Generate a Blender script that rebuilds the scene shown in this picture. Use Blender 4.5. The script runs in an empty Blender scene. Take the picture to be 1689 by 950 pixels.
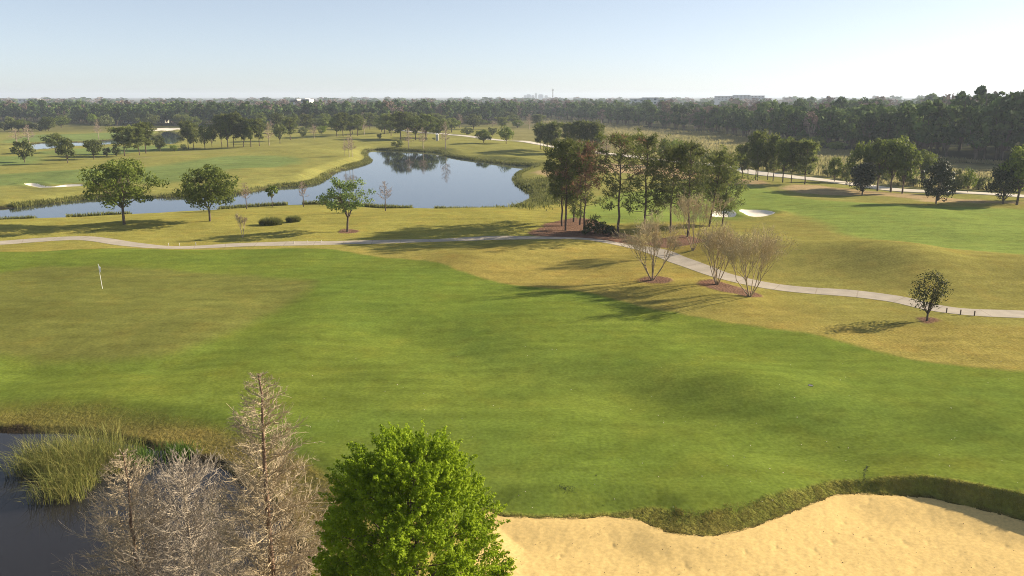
import bpy, math, random
import numpy as np
from mathutils import Vector

R = math.radians
rng = np.random.default_rng(7)
random.seed(7)
sc = bpy.context.scene
col = sc.collection

# ------------------------------------------------------------------ camera, sky, sun, exposure
CAM_Z, PITCH, FPX = 18.0, 13.7, 1300.0          # eye height, tilt down, focal length in photo pixels
cam_d = bpy.data.cameras.new("camera")
cam_d.sensor_width = 36.0
cam_d.lens = 36.0 * FPX / 1689.0
cam_d.clip_start, cam_d.clip_end = 0.5, 30000
cam = bpy.data.objects.new("camera", cam_d)
cam.location = (0, 0, CAM_Z)
cam.rotation_euler = (R(90 - PITCH), 0, 0)
col.objects.link(cam)
sc.camera = cam

SUN_AZ, SUN_EL = 71.0, 22.5                      # azimuth clockwise from +Y, elevation
w = bpy.data.worlds.new("World")
sc.world = w
w.use_nodes = True
nt = w.node_tree
sky = nt.nodes.new("ShaderNodeTexSky")
sky.sky_type = 'NISHITA'
sky.sun_disc = False
sky.sun_elevation = R(SUN_EL)
sky.sun_rotation = R(SUN_AZ)
sky.air_density, sky.dust_density, sky.ozone_density = 0.55, 0.45, 1.3
bg = nt.nodes["Background"]
bg.inputs[1].default_value = 0.114
hs = nt.nodes.new("ShaderNodeHueSaturation")        # sky colour graded: less saturated blue, bright range compressed
hs.inputs["Saturation"].default_value = 0.76
gm = nt.nodes.new("ShaderNodeGamma"); gm.inputs[1].default_value = 0.7
nt.links.new(sky.outputs[0], gm.inputs[0]); nt.links.new(gm.outputs[0], hs.inputs["Color"])
nt.links.new(hs.outputs[0], bg.inputs[0])

sd = bpy.data.lights.new("sun", 'SUN')
sd.energy, sd.angle, sd.color = 5.0, R(0.5), (1.0, 0.86, 0.66)
sun = bpy.data.objects.new("sun", sd)
v = Vector((math.sin(R(SUN_AZ)) * math.cos(R(SUN_EL)), math.cos(R(SUN_AZ)) * math.cos(R(SUN_EL)), math.sin(R(SUN_EL))))
sun.rotation_euler = v.to_track_quat('Z', 'Y').to_euler()
sun.location = v * 300
col.objects.link(sun)

vs = sc.view_settings
vs.view_transform, vs.look, vs.gamma, vs.use_curve_mapping = 'Standard', 'None', 1.0, False
vs.exposure = 1.22
cy = sc.cycles
cy.use_denoising = True
cy.denoising_prefilter = 'NONE'
cy.filter_width = 1.0
cy.max_bounces, cy.diffuse_bounces, cy.glossy_bounces = 6, 3, 3
cy.transmission_bounces, cy.volume_bounces, cy.transparent_max_bounces = 3, 0, 8
cy.sample_clamp_indirect = 6

# ------------------------------------------------------------------ pixel -> world
cp, sp = math.cos(R(PITCH)), math.sin(R(PITCH))
def ray(u, v):
    a, b = (u - 844.5) / FPX, (475.0 - v) / FPX
    return a, cp + sp * b, -sp + cp * b
def P0(u, v, z=0.0):
    x, y, k = ray(u, v)
    t = (z - CAM_Z) / min(k, -0.0025)
    return (x * t, y * t)
def PL(pts, z=0.0):
    return np.array([P0(u, v, z) for u, v in pts])
def catmull(P, n=8, closed=False):
    P = np.asarray(P, float)
    N = len(P)
    out = []
    for i in range(N if closed else N - 1):
        if closed:
            a, b, c, d = P[(i-1) % N], P[i], P[(i+1) % N], P[(i+2) % N]
        else:
            a, b, c, d = P[max(i-1, 0)], P[i], P[i+1], P[min(i+2, N-1)]
        for k in range(n):
            t = k / n
            out.append(0.5 * ((2*b) + (c-a)*t + (2*a-5*b+4*c-d)*t*t + (3*b-a-3*c+d)*t**3))
    if not closed:
        out.append(P[-1])
    return np.array(out)
def sdist(x, y, poly, lim=20.0, closed=True):
    """signed distance to a polygon (negative inside), clipped at lim"""
    x = np.asarray(x, float); y = np.asarray(y, float)
    out = np.full(x.shape, lim)
    lo, hi = poly.min(0) - lim, poly.max(0) + lim
    m = (x > lo[0]) & (x < hi[0]) & (y > lo[1]) & (y < hi[1])
    if not m.any():
        return out
    px, py = x[m], y[m]
    best = np.full(px.shape, 1e18)
    ins = np.zeros(px.shape, bool)
    n = len(poly)
    for i in range(n if closed else n - 1):
        ax, ay = poly[i]; bx, by = poly[(i + 1) % n]
        dx, dy = bx - ax, by - ay
        t = np.clip(((px - ax) * dx + (py - ay) * dy) / (dx * dx + dy * dy + 1e-12), 0, 1)
        best = np.minimum(best, (px - ax - t * dx) ** 2 + (py - ay - t * dy) ** 2)
        if closed and ay != by:
            c = ((ay > py) != (by > py)) & (px < dx * (py - ay) / dy + ax)
            ins ^= c
    d = np.sqrt(best)
    out[m] = np.minimum(np.where(ins, -d, d), lim)
    return out
def ss(a, b, t):
    t = np.clip((t - a) / (b - a), 0, 1)
    return t * t * (3 - 2 * t)
def wav(x, y, s, seed):
    r = np.random.default_rng(seed)
    o = 0
    for i in range(7):
        a = r.uniform(0, 2 * math.pi); l = s * r.uniform(0.6, 1.6); ph = r.uniform(0, 6.28)
        o = o + np.sin((x * math.cos(a) + y * math.sin(a)) * 2 * math.pi / l + ph + 0.8 * np.sin((x * math.sin(a) - y * math.cos(a)) * 3.1 / l + ph))
    return o / 3.7
def fbm(x, y, s, seed):
    return wav(x, y, s, seed) * .55 + wav(x, y, s * .41, seed + 1) * .3 + wav(x, y, s * .17, seed + 2) * .2

# ------------------------------------------------------------------ layout of the ground
WZ, NZ, CZ = -0.9, -1.0, -0.15
pond = catmull(PL([(-420, 400), (-200, 380), (0, 367), (60, 364), (110, 362), (170, 358), (240, 355), (300, 351), (360, 348), (420, 343),
    (500, 339), (560, 339), (640, 345), (700, 347), (760, 349), (830, 347), (855, 343), (880, 330), (877, 318), (862, 310), (850, 300),
    (848, 292), (858, 284), (875, 278), (880, 274), (850, 272), (810, 268), (780, 264), (740, 258), (725, 252), (680, 249), (620, 247),
    (608, 250), (605, 256), (612, 264), (603, 270), (580, 276), (560, 282), (545, 290), (530, 300), (500, 306), (470, 308), (440, 312),
    (420, 316), (390, 320), (330, 322), (270, 326), (200, 326), (150, 328), (90, 335), (40, 340), (0, 344), (-200, 350), (-420, 360)], WZ), 3, True)
near_pond = catmull(PL([(-500, 690), (-200, 700), (0, 712), (80, 714), (160, 722), (228, 736), (273, 743), (331, 763), (358, 773), (393, 792),
    (440, 830), (480, 880), (500, 960), (505, 1100), (420, 1400), (-100, 1600), (-900, 1500), (-900, 900)], NZ), 3, True)
creek = catmull(PL([(48, 247), (52, 238), (90, 235), (150, 234), (200, 229), (262, 223), (268, 217), (284, 218), (300, 226), (290, 236),
    (272, 238), (262, 231), (215, 236), (160, 240), (130, 241), (110, 242), (80, 246)], CZ), 2, True)
bunk = catmull(PL([(800, 849), (825, 853), (870, 856), (900, 857), (960, 857), (1000, 854), (1030, 858), (1060, 862), (1085, 874), (1110, 882),
    (1160, 886), (1200, 882), (1240, 872), (1290, 853), (1330, 837), (1370, 821), (1400, 817), (1440, 818), (1520, 822), (1560, 830),
    (1620, 843), (1689, 862), (1800, 900), (1900, 980), (1850, 1150), (1400, 1300), (950, 1250), (790, 1100), (770, 950)], -0.45), 3, True)
bunks_far = [catmull(PL(p), 3, True) for p in (
    [(40, 304), (58, 303), (75, 307), (92, 308), (110, 306), (143, 307), (140, 309), (105, 311), (80, 311), (62, 309)],
    [(214, 213), (228, 212), (240, 214), (262, 212), (297, 211), (298, 213), (262, 216), (222, 216)],
    [(1174, 350), (1182, 345), (1205, 346), (1214, 351), (1212, 357), (1195, 357), (1176, 356)],
    [(1219, 347), (1240, 346), (1265, 348), (1279, 352), (1262, 357), (1236, 357), (1226, 352)])]
path_c = catmull(PL([(-260, 420), (-120, 408), (0, 400), (60, 396), (130, 394), (170, 397), (220, 404), (260, 408), (300, 408), (400, 403), (500, 401), (600, 399),
    (700, 397), (760, 394), (830, 393), (900, 396), (960, 400), (1010, 405), (1060, 413), (1090, 423), (1120, 435), (1160, 448),
    (1200, 460), (1260, 470), (1340, 479), (1420, 486), (1480, 494), (1540, 507), (1600, 515), (1689, 518), (1800, 524), (1950, 540)]), 10)
road_c = catmull(PL([(640, 214), (745, 222), (800, 229), (890, 240), (960, 250), (1040, 257), (1110, 265), (1190, 276), (1240, 284), (1300, 291), (1400, 301), (1470, 311),
    (1530, 317), (1610, 321), (1689, 326), (1800, 334), (2000, 345)]), 8)
fair = catmull(PL([(-300, 440), (0, 421), (100, 416), (200, 412), (300, 414), (420, 411), (500, 410), (560, 414), (600, 421), (660, 428), (720, 437),
    (780, 452), (850, 470), (900, 474), (950, 479), (1000, 490), (1060, 508), (1110, 515), (1130, 520), (1200, 532), (1290, 545), (1330, 550),
    (1400, 567), (1460, 582), (1520, 595), (1600, 606), (1689, 614), (1950, 640), (2200, 900), (1689, 900), (1400, 860), (1100, 850), (820, 849), (700, 853), (600, 830), (530, 775), (450, 728), (350, 700),
    (250, 690), (100, 683), (0, 681), (-400, 690)]), 3, True)
green = catmull(PL([(-300, 470), (0, 450), (60, 442), (160, 441), (300, 447), (400, 455), (470, 462), (520, 470), (490, 495), (440, 520), (360, 555),
    (300, 580), (200, 592), (100, 591), (0, 586), (-300, 590)]), 3, True)
fair_r = catmull(PL([(930, 362), (960, 345), (1000, 322), (1100, 310), (1240, 307), (1290, 320), (1330, 331), (1450, 340), (1560, 344), (1689, 345), (2000, 352),
    (2000, 480), (1689, 440), (1600, 425), (1500, 405), (1400, 386), (1330, 362), (1290, 352), (1200, 362), (1100, 368), (1000, 370)]), 3, True)
fair_l = [catmull(PL(p), 3, True) for p in (
    [(-300, 262), (0, 258), (60, 256), (70, 262), (60, 270), (0, 274), (-300, 280)],
    [(-300, 300), (0, 290), (120, 283), (250, 275), (380, 263), (470, 262), (500, 268), (470, 277), (390, 288), (300, 302), (150, 304), (0, 308), (-300, 312)],
    [(0, 235), (60, 222), (160, 222), (240, 216), (250, 224), (160, 232), (60, 234)],
    [(60, 252), (130, 246), (220, 242), (290, 240), (240, 250), (150, 258)])]
beds = [catmull(PL(p), 3, True) for p in (
    [(872, 386), (905, 371), (950, 362), (985, 366), (1010, 380), (1050, 390), (1062, 404), (1058, 410), (1010, 402), (950, 397), (900, 394)],
    [(1060, 402), (1110, 390), (1150, 392), (1168, 408), (1150, 414), (1110, 415), (1085, 412)],
    [(1050, 464), (1062, 459), (1088, 460), (1102, 465), (1095, 471), (1068, 471)],
    [(1153, 470), (1175, 462), (1205, 470), (1245, 482), (1262, 489), (1240, 493), (1215, 489), (1190, 484), (1165, 478)],
    [(555, 384), (562, 379), (580, 379), (592, 381), (586, 384), (570, 385)],
    [(1512, 527), (1525, 523), (1542, 526), (1545, 531), (1528, 534)])]
dirt = [catmull(PL(p), 3, True) for p in (
    [(1290, 310), (1330, 305), (1380, 309), (1440, 315), (1500, 320), (1540, 327), (1640, 334), (1700, 336), (1600, 337), (1530, 335), (1470, 325), (1400, 322), (1330, 320)],
    [(880, 283), (930, 276), (1010, 270), (1090, 275), (1180, 286), (1270, 303), (1200, 303), (1100, 292), (1000, 287), (920, 293)],
    [(1572, 270), (1600, 268), (1640, 271), (1640, 279), (1590, 279)])]
track = PL([(225, 266), (280, 262), (330, 257), (390, 253)])
swales = []
def seg(a, b, wd, h):
    swales.append((np.array(P0(*a)), np.array(P0(*b)), wd, h))
# (from, to, half width in metres, height)
seg((640, 545), (1040, 650), 4.2, -0.32); seg((1040, 650), (1300, 735), 3.6, -0.4)
seg((860, 585), (1240, 640), 4.0, 0.38); seg((1250, 640), (1600, 690), 4.0, 0.35)
seg((40, 612), (250, 604), 2.6, -0.42); seg((470, 500), (330, 590), 3.0, -0.3)
seg((-100, 520), (430, 510), 11., 0.35); seg((0, 424), (500, 420), 4.0, .35)
seg((620, 362), (720, 358), 9., 0.4); seg((850, 352), (960, 350), 10., 0.5); seg((420, 352), (500, 352), 7., .6)
seg((240, 366), (330, 368), 6., .5); seg((780, 425), (960, 408), 5., .6); seg((-60, 380), (160, 378), 6., .4)
seg((1290, 425), (1420, 432), 8., 1.35); seg((1420, 436), (1520, 455), 6., .5); seg((1560, 440), (1760, 452), 8.5, 1.5)
seg((1180, 420), (1260, 415), 6., .7); seg((1020, 440), (1200, 500), 4., .3)
seg((420, 288), (520, 286), 16., .9); seg((300, 264), (440, 256), 22., 1.1); seg((20, 286), (140, 290), 14., .8)
seg((560, 262), (480, 246), 16., .8); seg((640, 232), (780, 240), 26., .9); seg((900, 262), (860, 250), 15., .6)
seg((1300, 330), (1500, 352), 9., .5); seg((1000, 335), (1120, 345), 12., -.5); seg((1420, 368), (1689, 392), 7., .35)
seg((100, 226), (230, 219), 14., .7)

DENTS = [(P0(u, v_, -.6), dr) for u, v_, dr in ((1375, 893, .16), (1433, 888, .12), (1491, 893, .2), (1130, 934, .16), (1434, 832, .14), (1281, 905, .1), (1342, 905, .12),
    (1418, 840, .1), (1392, 862, .1), (1530, 890, .12), (1580, 880, .14), (1230, 915, .12), (1660, 900, .15), (1610, 930, .12), (1010, 900, .12), (925, 915, .1))]
def ucol(x, y):
    return 844.5 + FPX * x / np.maximum(y * cp + CAM_Z * sp, 1.)
def lipheight(x, y):
    return 0.02 + 0.40 * ss(1360, 1560, ucol(x, y))
def lipwidth(x, y):
    u = ucol(x, y)
    return np.interp(u, [700, 1030, 1085, 1230, 1340, 1420, 1700], [2.4, 2.4, 2.8, 2.6, 1.3, .9, 1.0])
def roughwidth(x, y):
    return np.interp(ucol(x, y), [700, 1010, 1050, 1110, 1200, 1260, 1330, 1420, 1700], [.12, .16, .6, 1.5, 1.5, 1.1, .65, .75, 1.0])
def H(x, y):
    x = np.asarray(x, float); y = np.asarray(y, float)
    r = np.hypot(x, y)
    z = 0.11 * wav(x, y, 26., 3) * ss(20, 40, r) + 0.05 * wav(x, y, 8., 4)
    z = z + 0.35 * wav(x, y, 60., 5) * ss(80, 140, r)
    z = z * (1 - ss(330, 480, r))
    for a, b, wd, h in swales:
        dx, dy = b - a
        L2 = dx * dx + dy * dy
        t = np.clip(((x - a[0]) * dx + (y - a[1]) * dy) / L2, 0, 1)
        d2 = (x - a[0] - t * dx) ** 2 + (y - a[1] - t * dy) ** 2
        z = z + h * np.exp(-d2 / (wd * wd))
    dp = sdist(x, y, path_c, 8., False)
    for poly, wz, wd in ((pond, WZ, 6.0), (near_pond, NZ, 4.0), (creek, CZ, 6.0)):
        d = sdist(x, y, poly, 14.)
        d = d + 0.35 * wav(x, y, 3.1, 9) * np.exp(-np.abs(d) / .8)
        k = ss(0, wd, d)
        z = np.where(d > 0, (wz + 0.04) * (1 - k) + z * k + 0.22 * ss(0, .5, d) * (1 - k), wz + np.maximum(d * 0.35, -1.3))
    d = sdist(x, y, bunk, 14.)
    d = d + (0.10 * wav(x, y, 1.6, 21) + .05 * wav(x, y, .5, 22)) * np.exp(-np.abs(d) / .35)
    lip = lipheight(x, y)
    top = z + lip * (1 - ss(1.2, 8.0, d))
    floor = -0.66 + 0.28 * ss(-2.5, 0, d) + (0.02 * fbm(x, y, 3.5, 23) + .004 * wav(x, y, .6, 24)) * ss(0, -.5, d) - .2 * ss(-2, -9, d)
    for (a, b), dr in DENTS:
        q = np.hypot(x - a, y - b) / dr
        floor = floor - .03 * np.exp(-q * q * (1.2 + .8 * np.sin(3 * np.arctan2(y - b, x - a) + a * 9)))
    k = ss(-0.02, lipwidth(x, y), d)
    z = np.where(d > 0, (-0.38) * (1 - k) + top * k, floor)
    for b in bunks_far:
        d = sdist(x, y, b, 10.)
        z = z - 0.35 * (1 - ss(-1.2, .2, d)) + .22 * np.exp(-((d - 1.2) / 1.2) ** 2)
    return z
def HZ(x, y):
    return float(H(np.array([x]), np.array([y]))[0])
TT = np.exp(np.linspace(math.log(18), math.log(1500), 1500))
def G(u, v):
    """ground point seen at a photo pixel"""
    x, y, k = ray(u, v)
    h = H(x * TT, y * TT)
    f = CAM_Z + k * TT - h
    i = np.argmax(f < 0) if (f < 0).any() else len(TT) - 1
    i = max(i, 1)
    a = f[i-1] / (f[i-1] - f[i] + 1e-9)
    t = TT[i-1] + (TT[i] - TT[i-1]) * a
    return Vector((x * t, y * t, HZ(x * t, y * t)))
def ztop(p, v):
    """height above p (a ground point) of a thing whose top shows at row v"""
    b = (475.0 - v) / FPX
    return CAM_Z + p[1] * (-sp + cp * b) / (cp + sp * b) - p[2]
def wid(p, px):
    return px / FPX * (p[1] * cp + (CAM_Z - p[2]) * sp)

# ------------------------------------------------------------------ materials
def new_mat(name):
    m = bpy.data.materials.new(name)
    m.use_nodes = True
    n = m.node_tree.nodes
    return m, n, m.node_tree.links, n["Principled BSDF"]
def simple(name, c, rough=0.8, var=0.25, scale=3.0, spec=0.2, bump=0.0, metallic=0.0):
    m, n, l, b = new_mat(name)
    tc = n.new("ShaderNodeTexCoord")
    no = n.new("ShaderNodeTexNoise"); no.inputs["Scale"].default_value = scale; no.inputs["Detail"].default_value = 6
    l.new(tc.outputs["Object"], no.inputs["Vector"])
    mr = n.new("ShaderNodeMapRange")
    mr.inputs[1].default_value, mr.inputs[2].default_value = .25, .75
    mr.inputs[3].default_value, mr.inputs[4].default_value = 1 - var, 1 + var
    l.new(no.outputs["Fac"], mr.inputs[0])
    mx = n.new("ShaderNodeMix"); mx.data_type = 'RGBA'; mx.blend_type = 'MULTIPLY'; mx.inputs[0].default_value = 1
    mx.inputs[6].default_value = (*c, 1)
    l.new(mr.outputs[0], mx.inputs[7])
    l.new(mx.outputs[2], b.inputs["Base Color"])
    b.inputs["Roughness"].default_value = rough
    b.inputs["Specular IOR Level"].default_value = spec
    b.inputs["Metallic"].default_value = metallic
    if bump:
        bp = n.new("ShaderNodeBump"); bp.inputs["Strength"].default_value = bump
        l.new(no.outputs["Fac"], bp.inputs["Height"]); l.new(bp.outputs[0], b.inputs["Normal"])
    return m
def leaf_mat(name, ca, cb, trans=0.35, spec=0.15, rough=0.6, objvar=0.3):
    """two-tone foliage; 'var' is a per-leaf attribute, plus a little variation per tree"""
    m, n, l, b = new_mat(name)
    at = n.new("ShaderNodeAttribute"); at.attribute_name = "var"
    mx = n.new("ShaderNodeMix"); mx.data_type = 'RGBA'
    mx.inputs[6].default_value = (*ca, 1); mx.inputs[7].default_value = (*cb, 1)
    l.new(at.outputs["Fac"], mx.inputs[0])
    oi = n.new("ShaderNodeObjectInfo")
    mr = n.new("ShaderNodeMapRange"); mr.inputs[3].default_value = 1 - objvar; mr.inputs[4].default_value = 1 + objvar
    l.new(oi.outputs["Random"], mr.inputs[0])
    mm = n.new("ShaderNodeMix"); mm.data_type = 'RGBA'; mm.blend_type = 'MULTIPLY'; mm.inputs[0].default_value = 1
    l.new(mx.outputs[2], mm.inputs[6]); l.new(mr.outputs[0], mm.inputs[7])
    l.new(mm.outputs[2], b.inputs["Base Color"])
    b.inputs["Roughness"].default_value = rough
    b.inputs["Specular IOR Level"].default_value = spec
    tr = n.new("ShaderNodeBsdfTranslucent"); l.new(mm.outputs[2], tr.inputs[0])
    ms = n.new("ShaderNodeMixShader"); ms.inputs[0].default_value = trans
    l.new(b.outputs[0], ms.inputs[1]); l.new(tr.outputs[0], ms.inputs[2])
    l.new(ms.outputs[0], n["Material Output"].inputs[0])
    return m

M = {}
M['bark'] = simple("bark", (0.11, 0.085, 0.065), .9, .35, 8, .1)
M['pine_bark'] = simple("pine_bark", (0.10, 0.07, 0.055), .9, .35, 6, .1)
M['pale_bark'] = simple("pale_bark", (0.30, 0.25, 0.19), .9, .3, 6, .1)
M['crape_bark'] = simple("crape_bark", (0.33, 0.26, 0.17), .9, .3, 6, .1)
M['crape_twig'] = simple("crape_twig", (0.46, 0.375, 0.225), .9, .25, 4, .1)
M['grey_twig'] = simple("grey_twig", (0.36, 0.31, 0.245), .9, .25, 3, .1)
M['red_bark'] = simple("red_bark", (0.20, 0.135, 0.095), .9, .3, 8, .1)
M['tan_twig'] = simple("tan_twig", (0.41, 0.335, 0.225), .9, .25, 3, .1)
M['far_twig'] = simple("far_twig", (0.34, 0.26, 0.21), .9, .2, 1, .05)
M['oak'] = leaf_mat("oak_leaf", (0.065, 0.096, 0.016), (0.18, 0.215, 0.038), .46)
M['oak_light'] = leaf_mat("oak_light_leaf", (0.09, 0.14, 0.035), (0.17, 0.22, 0.06), .4)
M['pine'] = leaf_mat("pine_needles", (0.062, 0.088, 0.022), (0.185, 0.205, 0.05), .46)
M['pine_brown'] = leaf_mat("brown_needles", (0.16, 0.09, 0.05), (0.24, 0.14, 0.08), .25)
M['cypress'] = leaf_mat("cypress_leaf", (0.10, 0.165, 0.008), (0.32, 0.42, 0.024), .5, .12)
M['round'] = leaf_mat("broad_leaf", (0.075, 0.098, 0.026), (0.17, 0.19, 0.058), .4)
M['magnolia'] = leaf_mat("magnolia_leaf", (0.02, 0.028, 0.010), (0.05, 0.06, 0.018), .12, .25, .55)
M['lush'] = leaf_mat("lush_leaf", (0.10, 0.15, 0.018), (0.19, 0.24, 0.035), .4)
M['young'] = leaf_mat("young_leaf", (0.045, 0.055, 0.014), (0.11, 0.12, 0.03), .25)
M['forest'] = leaf_mat("forest_leaf", (0.026, 0.052, 0.018), (0.110, 0.155, 0.040), .25, .05, .8, .3)
M['forest_bare'] = leaf_mat("forest_bare_twigs", (0.13, 0.10, 0.08), (0.22, 0.165, 0.135), .1, .05, .9, .2)
M['reed'] = leaf_mat("reed_blade", (0.10, 0.125, 0.025), (0.26, 0.235, 0.07), .35)
M['lily'] = leaf_mat("green_blade", (0.08, 0.15, 0.02), (0.15, 0.24, 0.04), .4)
M['shore'] = leaf_mat("shore_leaf", (0.09, 0.11, 0.026), (0.22, 0.22, 0.065), .4)
M['blade'] = leaf_mat("grass_blade", (0.13, 0.13, 0.028), (0.27, 0.225, 0.065), .4)
M['marsh'] = leaf_mat("marsh_grass", (0.22, 0.22, 0.08), (0.38, 0.33, 0.16), .55)
M['white'] = simple("white_paint", (0.8, 0.8, 0.78), .5, .05, 1)
M['pale_wall'] = simple("pale_wall", (0.52, 0.52, 0.50), .7, .1, .3)
M['glass'] = simple("dark_glass", (0.05, 0.06, 0.08), .1, .1, 1, .5)
M['roof'] = simple("grey_roof", (0.42, 0.42, 0.42), .7, .1, 1)
M['hazy'] = simple("tower_concrete", (0.35, 0.36, 0.38), .7, .1, .1)
M['steel'] = simple("mast_steel", (0.15, 0.15, 0.16), .6, .1, 1)
M['post'] = simple("post_wood", (0.12, 0.09, 0.07), .9, .2, 5)
M['cream'] = simple("cream_paint", (0.48, 0.45, 0.38), .6, .1, 2)
M['flag'] = simple("flag_cloth", (0.85, 0.85, 0.83), .8, .04, 4)
M['dark'] = simple("dark_turf_scar", (0.035, 0.045, 0.02), .95, .2, 9)

def ground_mat():
    m, n, l, b = new_mat("ground_turf")
    at = n.new("ShaderNodeAttribute"); at.attribute_name = "albedo"
    tc = n.new("ShaderNodeTexCoord")
    def noise(scale, det, vec=None, sxyz=None):
        no = n.new("ShaderNodeTexNoise"); no.inputs["Scale"].default_value = scale; no.inputs["Detail"].default_value = det
        if sxyz:
            mp = n.new("ShaderNodeMapping"); mp.inputs["Scale"].default_value = sxyz; mp.inputs["Rotation"].default_value = (0, 0, R(-18))
            l.new(tc.outputs["Object"], mp.inputs[0]); l.new(mp.outputs[0], no.inputs["Vector"])
        else:
            l.new(tc.outputs["Object"], no.inputs["Vector"])
        return no
    def rng_(no, a, bb, lo=.3, hi=.7):
        mr = n.new("ShaderNodeMapRange")
        mr.inputs[1].default_value, mr.inputs[2].default_value, mr.inputs[3].default_value, mr.inputs[4].default_value = lo, hi, a, bb
        l.new(no.outputs[0], mr.inputs[0]); return mr
    def mul(x, y):
        mm = n.new("ShaderNodeMath"); mm.operation = 'MULTIPLY'; l.new(x.outputs[0], mm.inputs[0]); l.new(y.outputs[0], mm.inputs[1]); return mm
    fine = noise(5.0, 5); mid = noise(0.9, 6); streak = noise(.5, 6, None, (.35, 1.6, 1)); big = noise(.09, 5)
    f = mul(mul(rng_(fine, .80, 1.2), rng_(mid, .88, 1.12)), mul(rng_(streak, .86, 1.14), rng_(big, .9, 1.1)))
    mx = n.new("ShaderNodeMix"); mx.data_type = 'RGBA'; mx.blend_type = 'MULTIPLY'; mx.inputs[0].default_value = 1
    l.new(at.outputs["Color"], mx.inputs[6]); l.new(f.outputs[0], mx.inputs[7])
    # patches of drier, yellower turf
    dry = noise(.35, 7)
    dm = rng_(dry, 0, .45, .5, .78)
    m2 = n.new("ShaderNodeMix"); m2.data_type = 'RGBA'; m2.blend_type = 'MULTIPLY'
    m2.inputs[7].default_value = (1.28, 1.02, .95, 1)
    l.new(dm.outputs[0], m2.inputs[0]); l.new(mx.outputs[2], m2.inputs[6])
    l.new(m2.outputs[2], b.inputs["Base Color"])
    b.inputs["Roughness"].default_value = 1.0
    b.inputs["Specular IOR Level"].default_value = 0.0
    ra = n.new("ShaderNodeAttribute"); ra.attribute_name = "rough"
    bn = noise(4.5, 8)
    bm = n.new("ShaderNodeMath"); bm.operation = 'MULTIPLY'; l.new(bn.outputs[0], bm.inputs[0]); l.new(ra.outputs["Fac"], bm.inputs[1])
    bp = n.new("ShaderNodeBump"); bp.inputs["Strength"].default_value = 1.0; bp.inputs["Distance"].default_value = 0.17
    l.new(bm.outputs[0], bp.inputs["Height"]); l.new(bp.outputs[0], b.inputs["Normal"])
    return m
M['ground'] = ground_mat()
M['sand'] = simple("bunker_sand", (0.59, 0.425, 0.170), .95, .16, 7.0, .03, .45)
M['white_sand'] = simple("white_sand", (0.72, 0.66, 0.55), .95, .08, 2.0, .05, .1)
M['path'] = simple("path_concrete", (0.37, 0.325, 0.26), .9, .16, .8, .1)
def add_joints(m):
    n, l = m.node_tree.nodes, m.node_tree.links
    b = n["Principled BSDF"]; src = b.inputs["Base Color"].links[0].from_socket
    at = n.new("ShaderNodeAttribute"); at.attribute_name = "run"
    fr_ = n.new("ShaderNodeMath"); fr_.operation = 'FRACT'; l.new(at.outputs["Fac"], fr_.inputs[0])
    lt = n.new("ShaderNodeMath"); lt.operation = 'LESS_THAN'; lt.inputs[1].default_value = .03; l.new(fr_.outputs[0], lt.inputs[0])
    mx = n.new("ShaderNodeMix"); mx.data_type = 'RGBA'; mx.blend_type = 'MULTIPLY'; mx.inputs[7].default_value = (.82, .80, .78, 1)
    l.new(lt.outputs[0], mx.inputs[0]); l.new(src, mx.inputs[6]); l.new(mx.outputs[2], b.inputs["Base Color"])
add_joints(M['path'])
M['road'] = simple("road_shell", (0.55, 0.50, 0.42), .95, .15, .6, .05)
def water_mat(name, c, spec, bump):
    m, n, l, b = new_mat(name)
    b.inputs["Base Color"].default_value = (*c, 1)
    b.inputs["Roughness"].default_value = 0.03
    b.inputs["IOR"].default_value = spec
    tc = n.new("ShaderNodeTexCoord")
    no = n.new("ShaderNodeTexNoise"); no.inputs["Scale"].default_value = 1.2; no.inputs["Detail"].default_value = 4
    l.new(tc.outputs["Object"], no.inputs["Vector"])
    bp = n.new("ShaderNodeBump"); bp.inputs["Strength"].default_value = bump; bp.inputs["Distance"].default_value = .02
    l.new(no.outputs[0], bp.inputs["Height"]); l.new(bp.outputs[0], b.inputs["Normal"])
    return m
M['water'] = water_mat("pond_water", (0.02, 0.03, 0.04), 2.8, .10)
M['near_water'] = water_mat("dark_pond_water", (0.020, 0.019, 0.020), 1.33, .10)

# ------------------------------------------------------------------ mesh helpers
def mesh_np(name, V, F, mats, attrs=None, matidx=None, smooth=False):
    """F: (n,k) int array of equal-sided faces, or a list of such arrays"""
    Fs = F if isinstance(F, list) else [F]
    Fs = [np.asarray(f, np.int32) for f in Fs if len(f)]
    me = bpy.data.meshes.new(name)
    V = np.ascontiguousarray(V, np.float32)
    me.vertices.add(len(V)); me.vertices.foreach_set("co", V.ravel())
    idx = np.concatenate([f.ravel() for f in Fs]).astype(np.int32)
    tot = np.concatenate([np.full(len(f), f.shape[1], np.int32) for f in Fs])
    st = np.concatenate([[0], np.cumsum(tot)[:-1]]).astype(np.int32)
    me.loops.add(len(idx)); me.loops.foreach_set("vertex_index", idx)
    me.polygons.add(len(tot)); me.polygons.foreach_set("loop_start", st)
    me.polygons.foreach_set("loop_total", tot)
    if matidx is not None:
        me.polygons.foreach_set("material_index", np.asarray(matidx, np.int32))
    me.polygons.foreach_set("use_smooth", np.full(len(tot), bool(smooth)))
    for m in (mats if isinstance(mats, (list, tuple)) else [mats]):
        me.materials.append(m)
    for k, (kind, a) in (attrs or {}).items():
        at = me.attributes.new(k, kind, 'POINT')
        at.data.foreach_set("color" if kind == 'FLOAT_COLOR' else "value", np.ascontiguousarray(a, np.float32).ravel())
    me.update(calc_edges=True)
    me.validate()
    return me
def link(name, me, parent=None, loc=None):
    o = bpy.data.objects.new(name, me)
    col.objects.link(o)
    if parent is not None: o.parent = parent
    if loc is not None: o.location = loc
    return o
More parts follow.
